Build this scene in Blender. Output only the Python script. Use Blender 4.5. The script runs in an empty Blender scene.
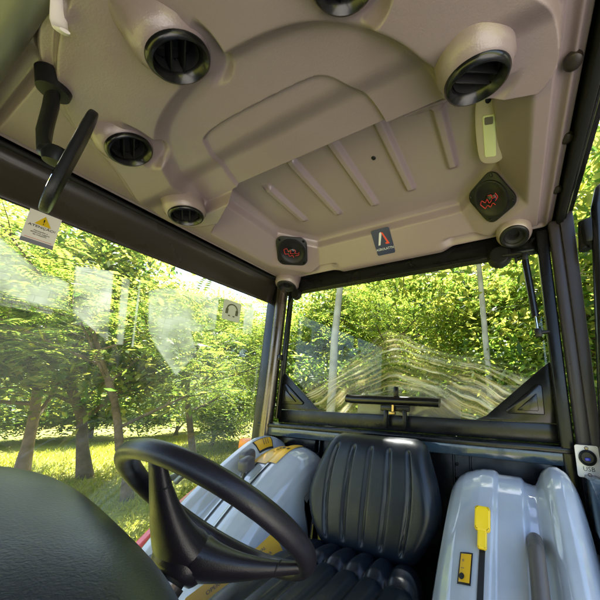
import bpy, bmesh, math, random
import numpy as np
from mathutils import Vector, Matrix, Euler, noise as mnoise

S = bpy.context.scene
COL = S.collection
PI = math.pi
rnd = random.Random(7)
V = Vector

# ------------------------------------------------------------------ materials
def new_mat(name):
    m = bpy.data.materials.new(name); m.use_nodes = True
    nt = m.node_tree
    for n in list(nt.nodes): nt.nodes.remove(n)
    out = nt.nodes.new('ShaderNodeOutputMaterial')
    return m, nt, out

def principled(name, col, rough=.5, metal=0., bump=0., bscale=300., var=0., vscale=6., rvar=0., coat=0., spec=.5, bdist=.001, col2=None):
    m, nt, out = new_mat(name)
    p = nt.nodes.new('ShaderNodeBsdfPrincipled')
    p.inputs['Base Color'].default_value = (*col, 1)
    p.inputs['Roughness'].default_value = rough
    p.inputs['Metallic'].default_value = metal
    p.inputs['Specular IOR Level'].default_value = spec
    p.inputs['Coat Weight'].default_value = coat
    p.inputs['Coat Roughness'].default_value = .05
    nt.links.new(p.outputs[0], out.inputs[0])
    tc = nt.nodes.new('ShaderNodeTexCoord')
    if var > 0 or rvar > 0:
        n = nt.nodes.new('ShaderNodeTexNoise'); n.inputs['Scale'].default_value = vscale; n.inputs['Detail'].default_value = 6
        nt.links.new(tc.outputs['Object'], n.inputs['Vector'])
        if var > 0:
            mx = nt.nodes.new('ShaderNodeMix'); mx.data_type = 'RGBA'
            c2 = col2 or tuple(c * (1 - var) for c in col)
            mx.inputs[6].default_value = (*col, 1); mx.inputs[7].default_value = (*c2, 1)
            r = nt.nodes.new('ShaderNodeMapRange'); r.inputs[1].default_value = .38; r.inputs[2].default_value = .62
            nt.links.new(n.outputs[0], r.inputs[0]); nt.links.new(r.outputs[0], mx.inputs[0]); nt.links.new(mx.outputs[2], p.inputs['Base Color'])
        if rvar > 0:
            r = nt.nodes.new('ShaderNodeMapRange'); r.inputs[1].default_value = .35; r.inputs[2].default_value = .65
            r.inputs[3].default_value = max(0.02, rough - rvar); r.inputs[4].default_value = min(1, rough + rvar)
            nt.links.new(n.outputs[0], r.inputs[0]); nt.links.new(r.outputs[0], p.inputs['Roughness'])
    if bump > 0:
        n = nt.nodes.new('ShaderNodeTexNoise'); n.inputs['Scale'].default_value = bscale; n.inputs['Detail'].default_value = 3
        b = nt.nodes.new('ShaderNodeBump'); b.inputs['Strength'].default_value = bump; b.inputs['Distance'].default_value = bdist
        nt.links.new(tc.outputs['Object'], n.inputs['Vector']); nt.links.new(n.outputs[0], b.inputs['Height']); nt.links.new(b.outputs[0], p.inputs['Normal'])
    return m

def leaf_mat(name, cols, trans, tw=.5):
    m, nt, out = new_mat(name)
    g = nt.nodes.new('ShaderNodeNewGeometry')
    r = nt.nodes.new('ShaderNodeValToRGB'); r.color_ramp.interpolation = 'LINEAR'
    els = r.color_ramp.elements
    while len(els) < len(cols): els.new(.5)
    for i, c in enumerate(cols):
        els[i].position = i / (len(cols) - 1); els[i].color = (*c, 1)
    nt.links.new(g.outputs['Random Per Island'], r.inputs[0])
    r2 = nt.nodes.new('ShaderNodeValToRGB'); els = r2.color_ramp.elements
    while len(els) < len(trans): els.new(.5)
    for i, c in enumerate(trans):
        els[i].position = i / (len(trans) - 1); els[i].color = (*c, 1)
    nt.links.new(g.outputs['Random Per Island'], r2.inputs[0])
    d = nt.nodes.new('ShaderNodeBsdfPrincipled'); d.inputs['Roughness'].default_value = .5; d.inputs['Specular IOR Level'].default_value = .35
    t = nt.nodes.new('ShaderNodeBsdfTranslucent')
    mx = nt.nodes.new('ShaderNodeMixShader'); mx.inputs[0].default_value = tw
    nt.links.new(r.outputs[0], d.inputs['Base Color']); nt.links.new(r2.outputs[0], t.inputs['Color'])
    nt.links.new(d.outputs[0], mx.inputs[1]); nt.links.new(t.outputs[0], mx.inputs[2]); nt.links.new(mx.outputs[0], out.inputs[0])
    return m

def glass_mat(name, tint=(.93, .97, .93), refl=1.0, ior=1.5, overlay=None):
    m, nt, out = new_mat(name)
    t = nt.nodes.new('ShaderNodeBsdfTransparent'); t.inputs[0].default_value = (*tint, 1)
    g = nt.nodes.new('ShaderNodeBsdfGlossy'); g.inputs['Roughness'].default_value = 0.0
    ge = nt.nodes.new('ShaderNodeNewGeometry'); dt = nt.nodes.new('ShaderNodeVectorMath'); dt.operation = 'DOT_PRODUCT'
    nt.links.new(ge.outputs['Normal'], dt.inputs[0]); nt.links.new(ge.outputs['Incoming'], dt.inputs[1])
    def mth(op, a, b):
        n = nt.nodes.new('ShaderNodeMath'); n.operation = op
        for k_, v_ in enumerate((a, b)):
            if v_ is None: continue
            if isinstance(v_, (int, float)): n.inputs[k_].default_value = v_
            else: nt.links.new(v_, n.inputs[k_])
        return n.outputs[0]
    f0 = ((ior-1)/(ior+1))**2
    f = mth('ADD', mth('MULTIPLY', mth('POWER', mth('SUBTRACT', 1.0, mth('ABSOLUTE', dt.outputs['Value'], None)), 5.0), 1-f0), f0)
    k = nt.nodes.new('ShaderNodeMath'); k.operation = 'MULTIPLY'; k.inputs[1].default_value = refl; k.use_clamp = True
    mx = nt.nodes.new('ShaderNodeMixShader')
    nt.links.new(f, k.inputs[0]); nt.links.new(k.outputs[0], mx.inputs[0])
    nt.links.new(t.outputs[0], mx.inputs[1]); nt.links.new(g.outputs[0], mx.inputs[2])
    last = mx
    if overlay:
        last = overlay(nt, mx)
    nt.links.new(last.outputs[0], out.inputs[0])
    return m

def streak_reflections(nt, base):
    # wavy reflections on the rear pane, painted as pale streaks
    def mth(op, *a):
        n = nt.nodes.new('ShaderNodeMath'); n.operation = op
        for k, v in enumerate(a):
            if isinstance(v, (int, float)): n.inputs[k].default_value = v
            else: nt.links.new(v, n.inputs[k])
        return n.outputs[0]
    def mr(v, a, b, c, d, kind='SMOOTHSTEP'):
        n = nt.nodes.new('ShaderNodeMapRange'); n.interpolation_type = kind
        for k, q in ((1, a), (2, b), (3, c), (4, d)): n.inputs[k].default_value = q
        nt.links.new(v, n.inputs[0]); return n.outputs[0]
    def noise(vec, sc, det=2, rough=.5):
        n = nt.nodes.new('ShaderNodeTexNoise'); n.inputs['Scale'].default_value = sc; n.inputs['Detail'].default_value = det; n.inputs['Roughness'].default_value = rough
        nt.links.new(vec, n.inputs['Vector']); return n.outputs[0]
    tc = nt.nodes.new('ShaderNodeTexCoord'); sp = nt.nodes.new('ShaderNodeSeparateXYZ'); nt.links.new(tc.outputs['Object'], sp.inputs[0])
    x, z = sp.outputs[0], sp.outputs[2]
    g = mth('DIVIDE', mth('SUBTRACT', x, .03), .34)
    A = mth('ADD', mth('MULTIPLY', mth('POWER', 2.718, mth('MULTIPLY', mth('MULTIPLY', g, g), -1.0)), .26), mr(x, .15, .55, .13, .215))
    warp = mth('MULTIPLY', mth('SUBTRACT', noise(tc.outputs['Object'], 3.4, 1), .5), .13)
    fine = mth('MULTIPLY', mth('SUBTRACT', noise(tc.outputs['Object'], 11, 2), .5), .020)
    f = mth('ADD', mth('ADD', mth('SUBTRACT', z, A), warp), fine)
    cb = nt.nodes.new('ShaderNodeCombineXYZ'); nt.links.new(f, cb.inputs[0]); nt.links.new(mth('MULTIPLY', x, .035), cb.inputs[1])
    lines = mr(noise(cb.outputs[0], 80, 4, .72), .45, .60, 0.0, 1.0)
    mask = mth('MULTIPLY', mr(f, .02, -.05, 0.0, 1.0), mr(f, -.33, -.20, 0.1, 1.0))
    patch = mr(noise(tc.outputs['Object'], 5.5, 2), .30, .58, .12, 1.0)
    film = mth('MULTIPLY', mask, .06)
    op = mth('ADD', film, mth('MULTIPLY', mth('MULTIPLY', lines, mask), mth('MULTIPLY', patch, .52)))  # film, lines and patch together make the painted reflections
    rp = nt.nodes.new('ShaderNodeValToRGB'); e = rp.color_ramp.elements
    e[0].position = .36; e[0].color = (.10, .13, .04, 1); e[1].position = .62; e[1].color = (.95, .93, .80, 1); k = e.new(.5); k.color = (.72, .60, .28, 1)
    nt.links.new(noise(cb.outputs[0], 41, 3, .6), rp.inputs[0])
    t = nt.nodes.new('ShaderNodeBsdfTranslucent'); d = nt.nodes.new('ShaderNodeBsdfDiffuse')
    nt.links.new(rp.outputs[0], t.inputs[0]); nt.links.new(rp.outputs[0], d.inputs[0])
    dm = nt.nodes.new('ShaderNodeMixShader'); dm.inputs[0].default_value = .6
    nt.links.new(d.outputs[0], dm.inputs[1]); nt.links.new(t.outputs[0], dm.inputs[2])
    mx = nt.nodes.new('ShaderNodeMixShader'); nt.links.new(op, mx.inputs[0])
    nt.links.new(base.outputs[0], mx.inputs[1]); nt.links.new(dm.outputs[0], mx.inputs[2])
    return mx

def haze_veil(nt, base):
    # outdoor haze painted as a thin pale veil on the side glass
    tc = nt.nodes.new('ShaderNodeTexCoord'); n = nt.nodes.new('ShaderNodeTexNoise'); n.inputs['Scale'].default_value = 4; n.inputs['Detail'].default_value = 5
    nt.links.new(tc.outputs['Object'], n.inputs['Vector'])
    r = nt.nodes.new('ShaderNodeMapRange'); r.inputs[1].default_value = .35; r.inputs[2].default_value = .65; r.inputs[3].default_value = .006; r.inputs[4].default_value = .022
    nt.links.new(n.outputs[0], r.inputs[0])
    t = nt.nodes.new('ShaderNodeBsdfTranslucent'); t.inputs[0].default_value = (.92, .93, .86, 1)
    mx = nt.nodes.new('ShaderNodeMixShader'); nt.links.new(r.outputs[0], mx.inputs[0]); nt.links.new(base.outputs[0], mx.inputs[1]); nt.links.new(t.outputs[0], mx.inputs[2])
    return mx

M = dict(
    liner=principled('moulded_headliner_plastic', (.248, .194, .202), .24, spec=.65, bump=.5, bscale=380, bdist=.0009, var=.05, vscale=1.6, rvar=.02),
    black=principled('black_painted_steel', (.006, .006, .007), .28, spec=.28, bump=.12, bscale=500, bdist=.0005, rvar=.1, vscale=9),
    blackgloss=principled('glossy_black_trim', (.006, .006, .007), .24, spec=.4, coat=.1), greyrubber=principled('grey_brown_grip', (.085, .075, .07), .42, bump=.2, bscale=300),
    beam=principled('brown_black_roof_rail_paint', (.030, .025, .021), .25, spec=.4, rvar=.06, vscale=4, bump=.05, bscale=300),
    ledge=principled('blue_black_enamel_sky_tint', (.03, .05, .075), .2, rvar=.1, vscale=30, bump=.3, bscale=70, bdist=.001, coat=.4),
    post=principled('grey_textured_post_paint', (.045, .038, .050), .33, spec=.35, bump=.5, bscale=900, bdist=.0004, rvar=.08),
    steel=principled('brushed_steel_tube', (.16, .13, .115), .28, metal=.9, rvar=.08, vscale=12),
    rubber=principled('black_rubber', (.009, .009, .009), .6, spec=.25, bump=.2, bscale=250),
    plastic=principled('black_moulded_plastic', (.009, .009, .010), .40, spec=.3, bump=.35, bscale=600, bdist=.0005, rvar=.08, vscale=14),
    vinyl=principled('black_seat_vinyl', (.006, .009, .014), .38, spec=.38, bump=.28, bscale=330, bdist=.0009, rvar=.07, vscale=10),
    leather=principled('grained_black_cowl', (.012, .019, .026), .38, bump=.28, bscale=430, bdist=.0009, rvar=.07, vscale=5),
    wheel=principled('black_wheel_foam', (.011, .009, .013), .38, spec=.4, bump=.4, bscale=450, bdist=.0006, rvar=.08, vscale=16),
    fender=principled('pale_blue_grey_gloss_paint', (.44, .475, .53), .09, coat=.8, rvar=.07, vscale=9, var=.14, bump=.05, bscale=24, bdist=.002),
    slot=principled('dark_slot', (.004, .004, .005), .7),
    yellow=principled('yellow_plastic', (.75, .52, .01), .4),
    lyellow=principled('yellow_label_film', (.72, .40, .015), .35),
    inkblack=principled('black_print', (.01, .01, .01), .5),
    inkgrey=principled('grey_print', (.12, .11, .10), .5),
    inkred=principled('red_print', (.6, .06, .04), .5),
    white=principled('white_label_film', (.82, .80, .76), .4),
    usbwhite=principled('white_plate', (.82, .76, .74), .35),
    navy=principled('navy_label_film', (.016, .022, .085), .3),
    silverprint=principled('silver_print', (.55, .57, .62), .35),
    redpaint=principled('red_gloss_paint', (.62, .035, .02), .2, coat=.5),
    orange=principled('orange_reflector', (.85, .22, .02), .2),
    chrome=principled('chrome', (.6, .6, .62), .12, metal=1.),
    brass=principled('brass', (.45, .30, .10), .3, metal=1.),
    lens=principled('clear_lamp_lens', (.62, .66, .40), .15, coat=.5),
    lampbody=principled('lamp_housing', (.42, .36, .31), .4),
    greylever=principled('grey_lever_knob', (.075, .07, .085), .45, bump=.2, bscale=400),
    cone=principled('speaker_cone', (.010, .009, .010), .35, spec=.3, rvar=.1),
    wirered=principled('red_wire', (.55, .02, .03), .4),
    blueglow=principled('blue_usb_port', (.02, .03, .5), .3),
    mirror=principled('mirror_glass', (.8, .82, .8), .03, metal=1.),
    bark=principled('rough_brown_bark', (.16, .105, .07), .9, bump=1., bscale=18, bdist=.03, var=.5, vscale=5),
    barkpale=principled('pale_palm_bark', (.42, .38, .33), .85, bump=.6, bscale=25, bdist=.01, var=.3, vscale=4),
    barkpink=principled('pinkish_bark', (.36, .25, .21), .85, bump=.6, bscale=22, bdist=.01, var=.3, vscale=5),
    wall=principled('white_render_wall', (.8, .79, .76), .8, var=.12, vscale=1.5),
    darkpost=principled('dark_column', (.06, .055, .05), .7),
    roofing=principled('shed_roof_tile', (.3, .14, .09), .8),
    shell=principled('roof_outer_shell', (.55, .55, .55), .4),
)
def brick_mat():
    m, nt, out = new_mat('white_painted_brick')
    p = nt.nodes.new('ShaderNodeBsdfPrincipled'); p.inputs['Roughness'].default_value = .8; nt.links.new(p.outputs[0], out.inputs[0])
    tc = nt.nodes.new('ShaderNodeTexCoord'); sp = nt.nodes.new('ShaderNodeSeparateXYZ'); cb = nt.nodes.new('ShaderNodeCombineXYZ')
    nt.links.new(tc.outputs['Object'], sp.inputs[0]); nt.links.new(sp.outputs[1], cb.inputs[0]); nt.links.new(sp.outputs[2], cb.inputs[1])
    b = nt.nodes.new('ShaderNodeTexBrick'); b.inputs['Scale'].default_value = 1.0; b.inputs['Brick Width'].default_value = .55; b.inputs['Row Height'].default_value = .24; b.inputs['Mortar Size'].default_value = .014
    b.inputs['Color1'].default_value = (.80, .80, .76, 1); b.inputs['Color2'].default_value = (.74, .75, .70, 1); b.inputs['Mortar'].default_value = (.30, .30, .27, 1)
    nt.links.new(cb.outputs[0], b.inputs['Vector']); nt.links.new(b.outputs['Color'], p.inputs['Base Color'])
    return m
M['brick'] = brick_mat()
M['glass'] = glass_mat('tinted_side_glass', (.98, .99, .97), 1.2, 1.5, haze_veil)
M['rearglass'] = glass_mat('rear_glass_painted_reflections', (.97, .99, .97), .55, 1.5, streak_reflections)
M['film'] = principled('grey_brown_plate', (.17, .15, .135), .45)

# ------------------------------------------------------------------ mesh helpers
ORIG = {}
def empty(name, loc, label=None, cat=None, group=None, rot=None):
    o = bpy.data.objects.new(name, None); COL.objects.link(o); o.empty_display_size = .05
    o.location = loc
    if rot is not None: o.rotation_euler = rot
    tag(o, label, cat, group)
    return o

def tag(o, label=None, cat=None, group=None, kind=None):
    if label: o['label'] = label
    if cat: o['category'] = cat
    if group: o['group'] = group
    if kind: o['kind'] = kind
    return o

def finish(name, me, mat, parent, smooth, world):
    o = bpy.data.objects.new(name, me); COL.objects.link(o)
    if mat is not None: me.materials.append(mat)
    if smooth is not None:
        me.polygons.foreach_set('use_smooth', [True] * len(me.polygons))
        if smooth < 180: me.set_sharp_from_angle(angle=math.radians(smooth))
    if parent is not None:
        o.parent = parent
        if world:
            p = parent; off = V((0, 0, 0))
            while p is not None: off += p.location; p = p.parent
            me.transform(Matrix.Translation(-off))
    return o

def obj(name, bm, mat, parent=None, smooth=40, world=True, normals=True):
    if normals: bmesh.ops.recalc_face_normals(bm, faces=bm.faces)
    me = bpy.data.meshes.new(name); bm.to_mesh(me); bm.free()
    return finish(name, me, mat, parent, smooth, world)

def rotm(rx=0, ry=0, rz=0): return Euler((rx, ry, rz)).to_matrix().to_4x4()

def add(bm, src, mat4=None):
    me = bpy.data.meshes.new('tmp'); src.to_mesh(me); src.free()
    if mat4 is not None: me.transform(mat4)
    bm.from_mesh(me); bpy.data.meshes.remove(me)

def box(bm, c, s, r=.003, rot=None, seg=2):
    b = bmesh.new(); bmesh.ops.create_cube(b, size=1)
    for v in b.verts: v.co = V((v.co.x * s[0], v.co.y * s[1], v.co.z * s[2]))
    r = min(r, min(s) * .45)
    if r > 0: bmesh.ops.bevel(b, geom=b.edges[:], offset=r, segments=seg, profile=.5, affect='EDGES')
    m = Matrix.Translation(c)
    if rot is not None: m = m @ rot
    add(bm, b, m); return bm

def tube(bm, pts, rad, seg=14, caps=True, flat=1.0, up=None):
    pts = [V(p) for p in pts]; n = len(pts)
    rad = [float(r_) for r_ in rad] if hasattr(rad, '__len__') else [rad] * n
    rings = []; prev = None
    for i in range(n):
        t = (pts[min(i + 1, n - 1)] - pts[max(i - 1, 0)]).normalized()
        if prev is None:
            a = V(up) if up is not None else (V((0, 0, 1)) if abs(t.z) < .9 else V((1, 0, 0)))
        else: a = prev
        a = (a - t * a.dot(t)).normalized(); b = t.cross(a); prev = a
        rings.append([bm.verts.new(pts[i] + rad[i] * (math.cos(2 * PI * k / seg) * a * flat + math.sin(2 * PI * k / seg) * b)) for k in range(seg)])
    for i in range(n - 1):
        for k in range(seg):
            bm.faces.new((rings[i][k], rings[i][(k + 1) % seg], rings[i + 1][(k + 1) % seg], rings[i + 1][k]))
    if caps:
        bm.faces.new(rings[0][::-1]); bm.faces.new(rings[-1])
    return bm

def lathe(bm, prof, seg=40, mat4=None, close=False):
    b = bmesh.new(); rings = []
    for r, z in prof:
        if r < 1e-6: rings.append([b.verts.new((0, 0, z))])
        else: rings.append([b.verts.new((r * math.cos(2 * PI * k / seg), r * math.sin(2 * PI * k / seg), z)) for k in range(seg)])
    n = len(rings)
    for i in range(n if close else n - 1):
        A, B = rings[i], rings[(i + 1) % n]
        for k in range(seg):
            k2 = (k + 1) % seg
            if len(A) == 1 and len(B) == 1: continue
            if len(A) == 1: b.faces.new((A[0], B[k2], B[k]))
            elif len(B) == 1: b.faces.new((A[k], A[k2], B[0]))
            else: b.faces.new((A[k], A[k2], B[k2], B[k]))
    add(bm, b, mat4); return bm

def prism(bm, outline, d, mat4=None, r=0.0):
    # outline in local XY, thickness d along +Z
    b = bmesh.new()
    lo = [b.verts.new((x, y, 0)) for x, y in outline]
    f = b.faces.new(lo)
    e = bmesh.ops.extrude_face_region(b, geom=[f])
    for v in e['geom']:
        if isinstance(v, bmesh.types.BMVert): v.co.z += d
    if r > 0: bmesh.ops.bevel(b, geom=b.edges[:], offset=r, segments=2, profile=.5, affect='EDGES')
    add(bm, b, mat4); return bm

def rrect(w, h, r, n=5):
    pts = []
    for cx, cy, a0 in ((w/2-r, h/2-r, 0), (-w/2+r, h/2-r, PI/2), (-w/2+r, -h/2+r, PI), (w/2-r, -h/2+r, 1.5*PI)):
        for k in range(n + 1):
            a = a0 + PI/2 * k / n
            pts.append((cx + r*math.cos(a), cy + r*math.sin(a)))
    return pts

def frame4(o, zdir, xdir):
    z = V(zdir).normalized(); x = V(xdir); x = (x - z * x.dot(z)).normalized(); y = z.cross(x)
    m = Matrix((x, y, z)).transposed().to_4x4(); m.translation = V(o); return m

def catmull(P, n):
    P = [np.array(p, float) for p in P]; P = [2*P[0]-P[1]] + P + [2*P[-1]-P[-2]]
    out = []
    for i in range(1, len(P) - 2):
        for k in range(n):
            t = k / n; a, b, c, d = P[i-1:i+3]
            out.append(.5*((2*b) + (c-a)*t + (2*a-5*b+4*c-d)*t*t + (3*b-a-3*c+d)*t**3))
    out.append(P[-2]); return out

def grid_mesh(name, X, Y, Z, mat, parent, smooth=35, world=True, flip=False, wrap=False):
    h, w = X.shape
    vs = np.stack([X, Y, Z], -1).reshape(-1, 3)
    fs = []
    for i in range(h - 1):
        for j in range(w if wrap else w - 1):
            a = i*w+j; b = i*w+(j+1) % w; c = (i+1)*w+(j+1) % w; d = (i+1)*w+j
            fs.append((a, d, c, b) if flip else (a, b, c, d))
    me = bpy.data.meshes.new(name); me.from_pydata(vs.tolist(), [], fs); me.update()
    return finish(name, me, mat, parent, smooth, world)

def text_mesh(s, size, mat, name, parent, mat4, thick=.0003, align='CENTER', sx=1.0):
    cu = bpy.data.curves.new('t', 'FONT'); cu.body = s; cu.size = size; cu.extrude = thick; cu.align_x = align; cu.align_y = 'CENTER'
    cu.resolution_u = 2
    o = bpy.data.objects.new('t', cu); COL.objects.link(o)
    bpy.context.view_layer.update()
    dg = bpy.context.evaluated_depsgraph_get()
    me = bpy.data.meshes.new_from_object(o.evaluated_get(dg)); me.name = name
    bpy.data.objects.remove(o); bpy.data.curves.remove(cu)
    me.transform(mat4 @ Matrix.Diagonal((sx, 1, 1, 1)))
    me.materials.clear()
    return finish(name, me, mat, parent, None, True)

def sst(e0, e1, x):
    t = np.clip((x - e0) / (e1 - e0), 0, 1); return t*t*(3-2*t)

def sdpoly(px, py, poly):
    d = np.full(px.shape, 1e9); s = np.ones(px.shape)
    n = len(poly)
    for i in range(n):
        ax, ay = poly[i]; bx, by = poly[i-1]
        ex, ey = bx-ax, by-ay; wx, wy = px-ax, py-ay
        t = np.clip((wx*ex+wy*ey)/(ex*ex+ey*ey), 0, 1)
        dx, dy = wx-ex*t, wy-ey*t
        d = np.minimum(d, dx*dx+dy*dy)
        c1, c2, c3 = py >= ay, py < by, ex*wy > ey*wx
        flip = (c1 & c2 & c3) | (~c1 & ~c2 & ~c3)
        s = np.where(flip, -s, s)
    return s*np.sqrt(d)

def smooth_poly(P, n=3):
    # rounded closed polygon by Chaikin
    P = [tuple(p) for p in P]
    for _ in range(n):
        Q = []
        for i in range(len(P)):
            a, b = P[i], P[(i+1) % len(P)]
            Q.append((a[0]*.75+b[0]*.25, a[1]*.75+b[1]*.25)); Q.append((a[0]*.25+b[0]*.75, a[1]*.25+b[1]*.75))
        P = Q
    return P

def smin(a, b, k=.02):
    h = np.clip(.5+.5*(b-a)/k, 0, 1); return b*(1-h)+a*h-k*h*(1-h)

# ================================================================== THE CAB
cab = empty('tractor_cab', (-.5, .6, -1.0), 'black steel tractor cab with mauve beige moulded headliner and wide glazing', 'tractor cab')

# ---- headliner underside as a moulded height field
def headliner_z(x, y):
    cx = -.512
    # rounded outer border
    qx = np.abs(x-cx)-(.69-.045); qy = np.abs(y-.560)-(.535-.045)
    dR = np.hypot(np.maximum(qx, 0), np.maximum(qy, 0))+np.minimum(np.maximum(qx, qy), 0)-.045
    t = -dR
    z = np.full(x.shape, .628)
    z += .10*sst(.012, 0, t)
    side = sst(.25, .32, np.abs(x-cx))          # mouldings only along the two sides and front
    rib = np.exp(-((t-.030)/.008)**2)*.011
    z -= rib*side
    z += .022*sst(.066, .052, t)*side
    # vent pad with two arms
    A = smooth_poly([(-.60, .055), (-.80, .10), (-.905, .175), (-.935, .25), (-1.085, .37), (-1.13, .50), (-.95, .55), (-.10, .55), (.12, .52), (.11, .38), (.03, .30), (-.10, .25), (-.135, .175), (-.26, .10), (-.46, .055)])
    dA = sdpoly(x, y, A)
    B = smooth_poly([(-.955, .47), (-.90, .38), (-.80, .275), (-.70, .222), (-.52, .195), (-.34, .205), (-.225, .235), (-.125, .315), (-.085, .40), (-.07, .47), (-.08, .70), (-.94, .70)])
    dB = sdpoly(x, y, B)
    C = smooth_poly([(-.77, .62), (-.775, .48), (-.69, .33), (-.655, .295), (-.36, .305), (-.29, .315), (-.245, .40), (-.235, .50), (-.235, .62)])
    dC = sdpoly(x, y, C)
    front = sst(.485, .47, y)
    yl = .470+np.maximum(0, -.78-x)*.40+np.maximum(0, x+.10)*.23
    fl_ = sst(yl+.004, yl-.004, y)
    z -= .024*sst(.008, -.003, dA)*fl_ + .022*sst(.034, .022, dA)*sst(.40, .34, y)
    sp_ = lambda v: .5*(v+np.sqrt(v*v+.0022**2)); tb = np.clip(sp_(-dB)/.030, 0, 1); z += .036*(1-(1-tb)**2)*front
    z += .011*sst(.003, -.004, dC)*front
    # rear recess
    dx0, dx1, dy = x+1.085, .085-x, 1.065-y
    h = smin(1.05*dx0, 1.25*dx1, .006); h = smin(h, 1.0*dy+.005, .006)
    h = smin(h, .62*(dx1+dy-.165), .006); h = smin(h, .62*(dx0+dy-.165), .006)
    h = h+.022*sst(.100, .112, h)
    hc = .150+.035*(.8-y)
    ceil = smin(h, hc, .010)
    ceil = np.maximum(ceil, 0)
    # rounded transition at the recess lip
    ceil = np.where(ceil < .02, ceil*ceil/.04, ceil-.01)
    fw = sst(yl-.003, yl+.004, y)
    # the recess narrows to the module's width at its front edge
    lip = sst(-.0, .03, (x+.955+np.maximum(.60-y, 0)*.0+np.minimum(0, (y-.60))*-.0))
    ceil = np.where(x > -.26, smin(ceil, np.maximum(0, (y-yl)*1.25+.012-.06*np.clip((-.20-x)/.06, 0, 1)*0 + .5*np.clip((-.20-x)/.06, 0, 1)), .006), ceil)
    z += ceil*fw
    # stiffening ribs in the recess ceiling
    for rx, y0, y1 in ((-.81, .59, .83), (-.64, .53, .85), (-.47, .50, .86), (-.305, .50, .84), (-.14, .55, .80)):
        w = sst(.024, .007, np.abs(x-rx))*sst(0, .03, y-y0)*sst(0, .03, y1-y)
        z -= .017*w
    return z

VZ = {0: 1.0, 1: 1.0, 2: .99, 3: 1.012, 4: 1.0}
VS = {0: .90, 1: .82, 2: .84, 3: 1.05, 4: .86}
vents = [ # centre, facing, direction of the louvres, label
    ((-.497, .168, .572), (.293, .743, -1), (-.88, .46, .08), 'large round black vent, centremost of the row at the front of the headliner'),
    ((-.814, .230, .572), (.518, .575, -1), (-.89, .41, -.22), 'round black vent between the rear view mirror and the centremost vent'),
    ((-.956, .438, .572), (.273, .21, -1), (-.85, .50, -.13), 'small looking round black vent above the left window on the left moulded arm'),
    ((-.025, .410, .572), (.06, .469, -1), (.75, .6, .3), 'round black vent on the right moulded arm, nearest the dome lamp'),
    ((-.180, .206, .572), (.10, .55, -1), (-.3, .9, .4), 'round black vent cut off by the top edge of the picture'),
]
xs = np.arange(-1.215, .1911, .0021); ys = np.concatenate([np.arange(.022, .462, .0021), np.linspace(.4635, .4765, 12), np.arange(.4785, 1.098, .0025)])
GX, GY = np.meshgrid(xs, ys)
ylx = np.maximum(0, -.78-GX)*.40+np.maximum(0, GX+.10)*.23
GY = GY+ylx*np.where(GY < .47, sst(.25, .46, GY), sst(.80, .482, GY))
GZ_ = headliner_z(GX, GY)
for i_, (c_, f_, l_, t_) in enumerate(vents):     # openings behind the vents
    d_ = np.array(f_)/np.linalg.norm(f_); c_ = np.array(c_)*VZ[i_]; q_ = np.stack([GX-c_[0], GY-c_[1], GZ_-c_[2]], -1)
    R_v = .0575*VS[i_]; ex, ey = GX-c_[0], GY-c_[1]; rho = np.hypot(ex, ey)
    need = c_[2]+f_[0]*ex+f_[1]*ey+.006; w_v = sst(1.55*R_v, 1.15*R_v, rho)
    GZ_ = np.where(need > GZ_, GZ_+(need-GZ_)*w_v, GZ_); q_[..., 2] = GZ_-c_[2]
    r_ = np.linalg.norm(q_-(q_@d_)[..., None]*d_, axis=-1)
    GZ_ = GZ_+.10*(r_ < .0520*VS[i_])
liner = grid_mesh('headliner', GX, GY, GZ_, M['liner'], cab, smooth=50)
def hz(x, y): return float(headliner_z(np.array([[x]]), np.array([[y]]))[0, 0])

# rounded front roll of the headliner
bm = bmesh.new(); tube(bm, [(-1.20, .028, .615), (-.9, .026, .612), (-.5, .024, .612), (0, .026, .612), (.17, .028, .615)], .030, 20)
obj('roof_front_roll', bm, principled('grey_green_roll', (.16, .165, .14), .3), cab)

# roof shell above the headliner
bm = bmesh.new(); box(bm, (-.512, .40, .885), (1.56, 1.62, .06), .03, seg=4)
obj('roof_shell', bm, M['shell'], cab)
bm = bmesh.new()
box(bm, (-.512, 1.135, .74), (1.40, .02, .232), .004)
box(bm, (-.512, -.40, .70), (1.46, .03, .32), .004)
box(bm, (.215, .36, .755), (.03, 1.50, .20), .004)
box(bm, (-1.262, .36, .72), (.03, 1.50, .27), .004)
obj('roof_skirt', bm, M['black'], cab)
# right roof rail: black lip and glossy edge
bm = bmesh.new(); box(bm, (.187, .55, .664), (.020, 1.10, .094), .004); obj('door_seal', bm, M['rubber'], cab)
bm = bmesh.new(); tube(bm, [(.203, -.02, .640), (.203, .5, .640), (.200, 1.08, .634)], .008, 10); obj('roof_rail', bm, M['blackgloss'], cab)
# left roof rail: a curved black pressing from headliner to glass
prof = catmull([(-1.195, .640), (-1.212, .634), (-1.228, .612), (-1.238, .575), (-1.243, .545), (-1.246, .516), (-1.252, .507), (-1.262, .512)], 8)
Ya = np.linspace(-.36, 1.07, 30)
PX = np.array([[p[0] for p in prof]]*30); PZ = np.array([[p[1] for p in prof]]*30); PY = np.repeat(Ya[:, None], len(prof), 1)
grid_mesh('door_top_rail', PX, PY, PZ, M['beam'], cab, smooth=60)
bm = bmesh.new(); tube(bm, [(-1.190, .03, .632), (-1.196, .5, .632), (-1.196, 1.06, .632)], .008, 10); obj('door_seal', bm, M['rubber'], cab)
# rear header
bm = bmesh.new(); box(bm, (-.512, 1.105, .605), (1.42, .022, .098), .006); box(bm, (-.512, 1.088, .567), (1.42, .016, .018), .005); obj('rear_header', bm, M['black'], cab)

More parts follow.
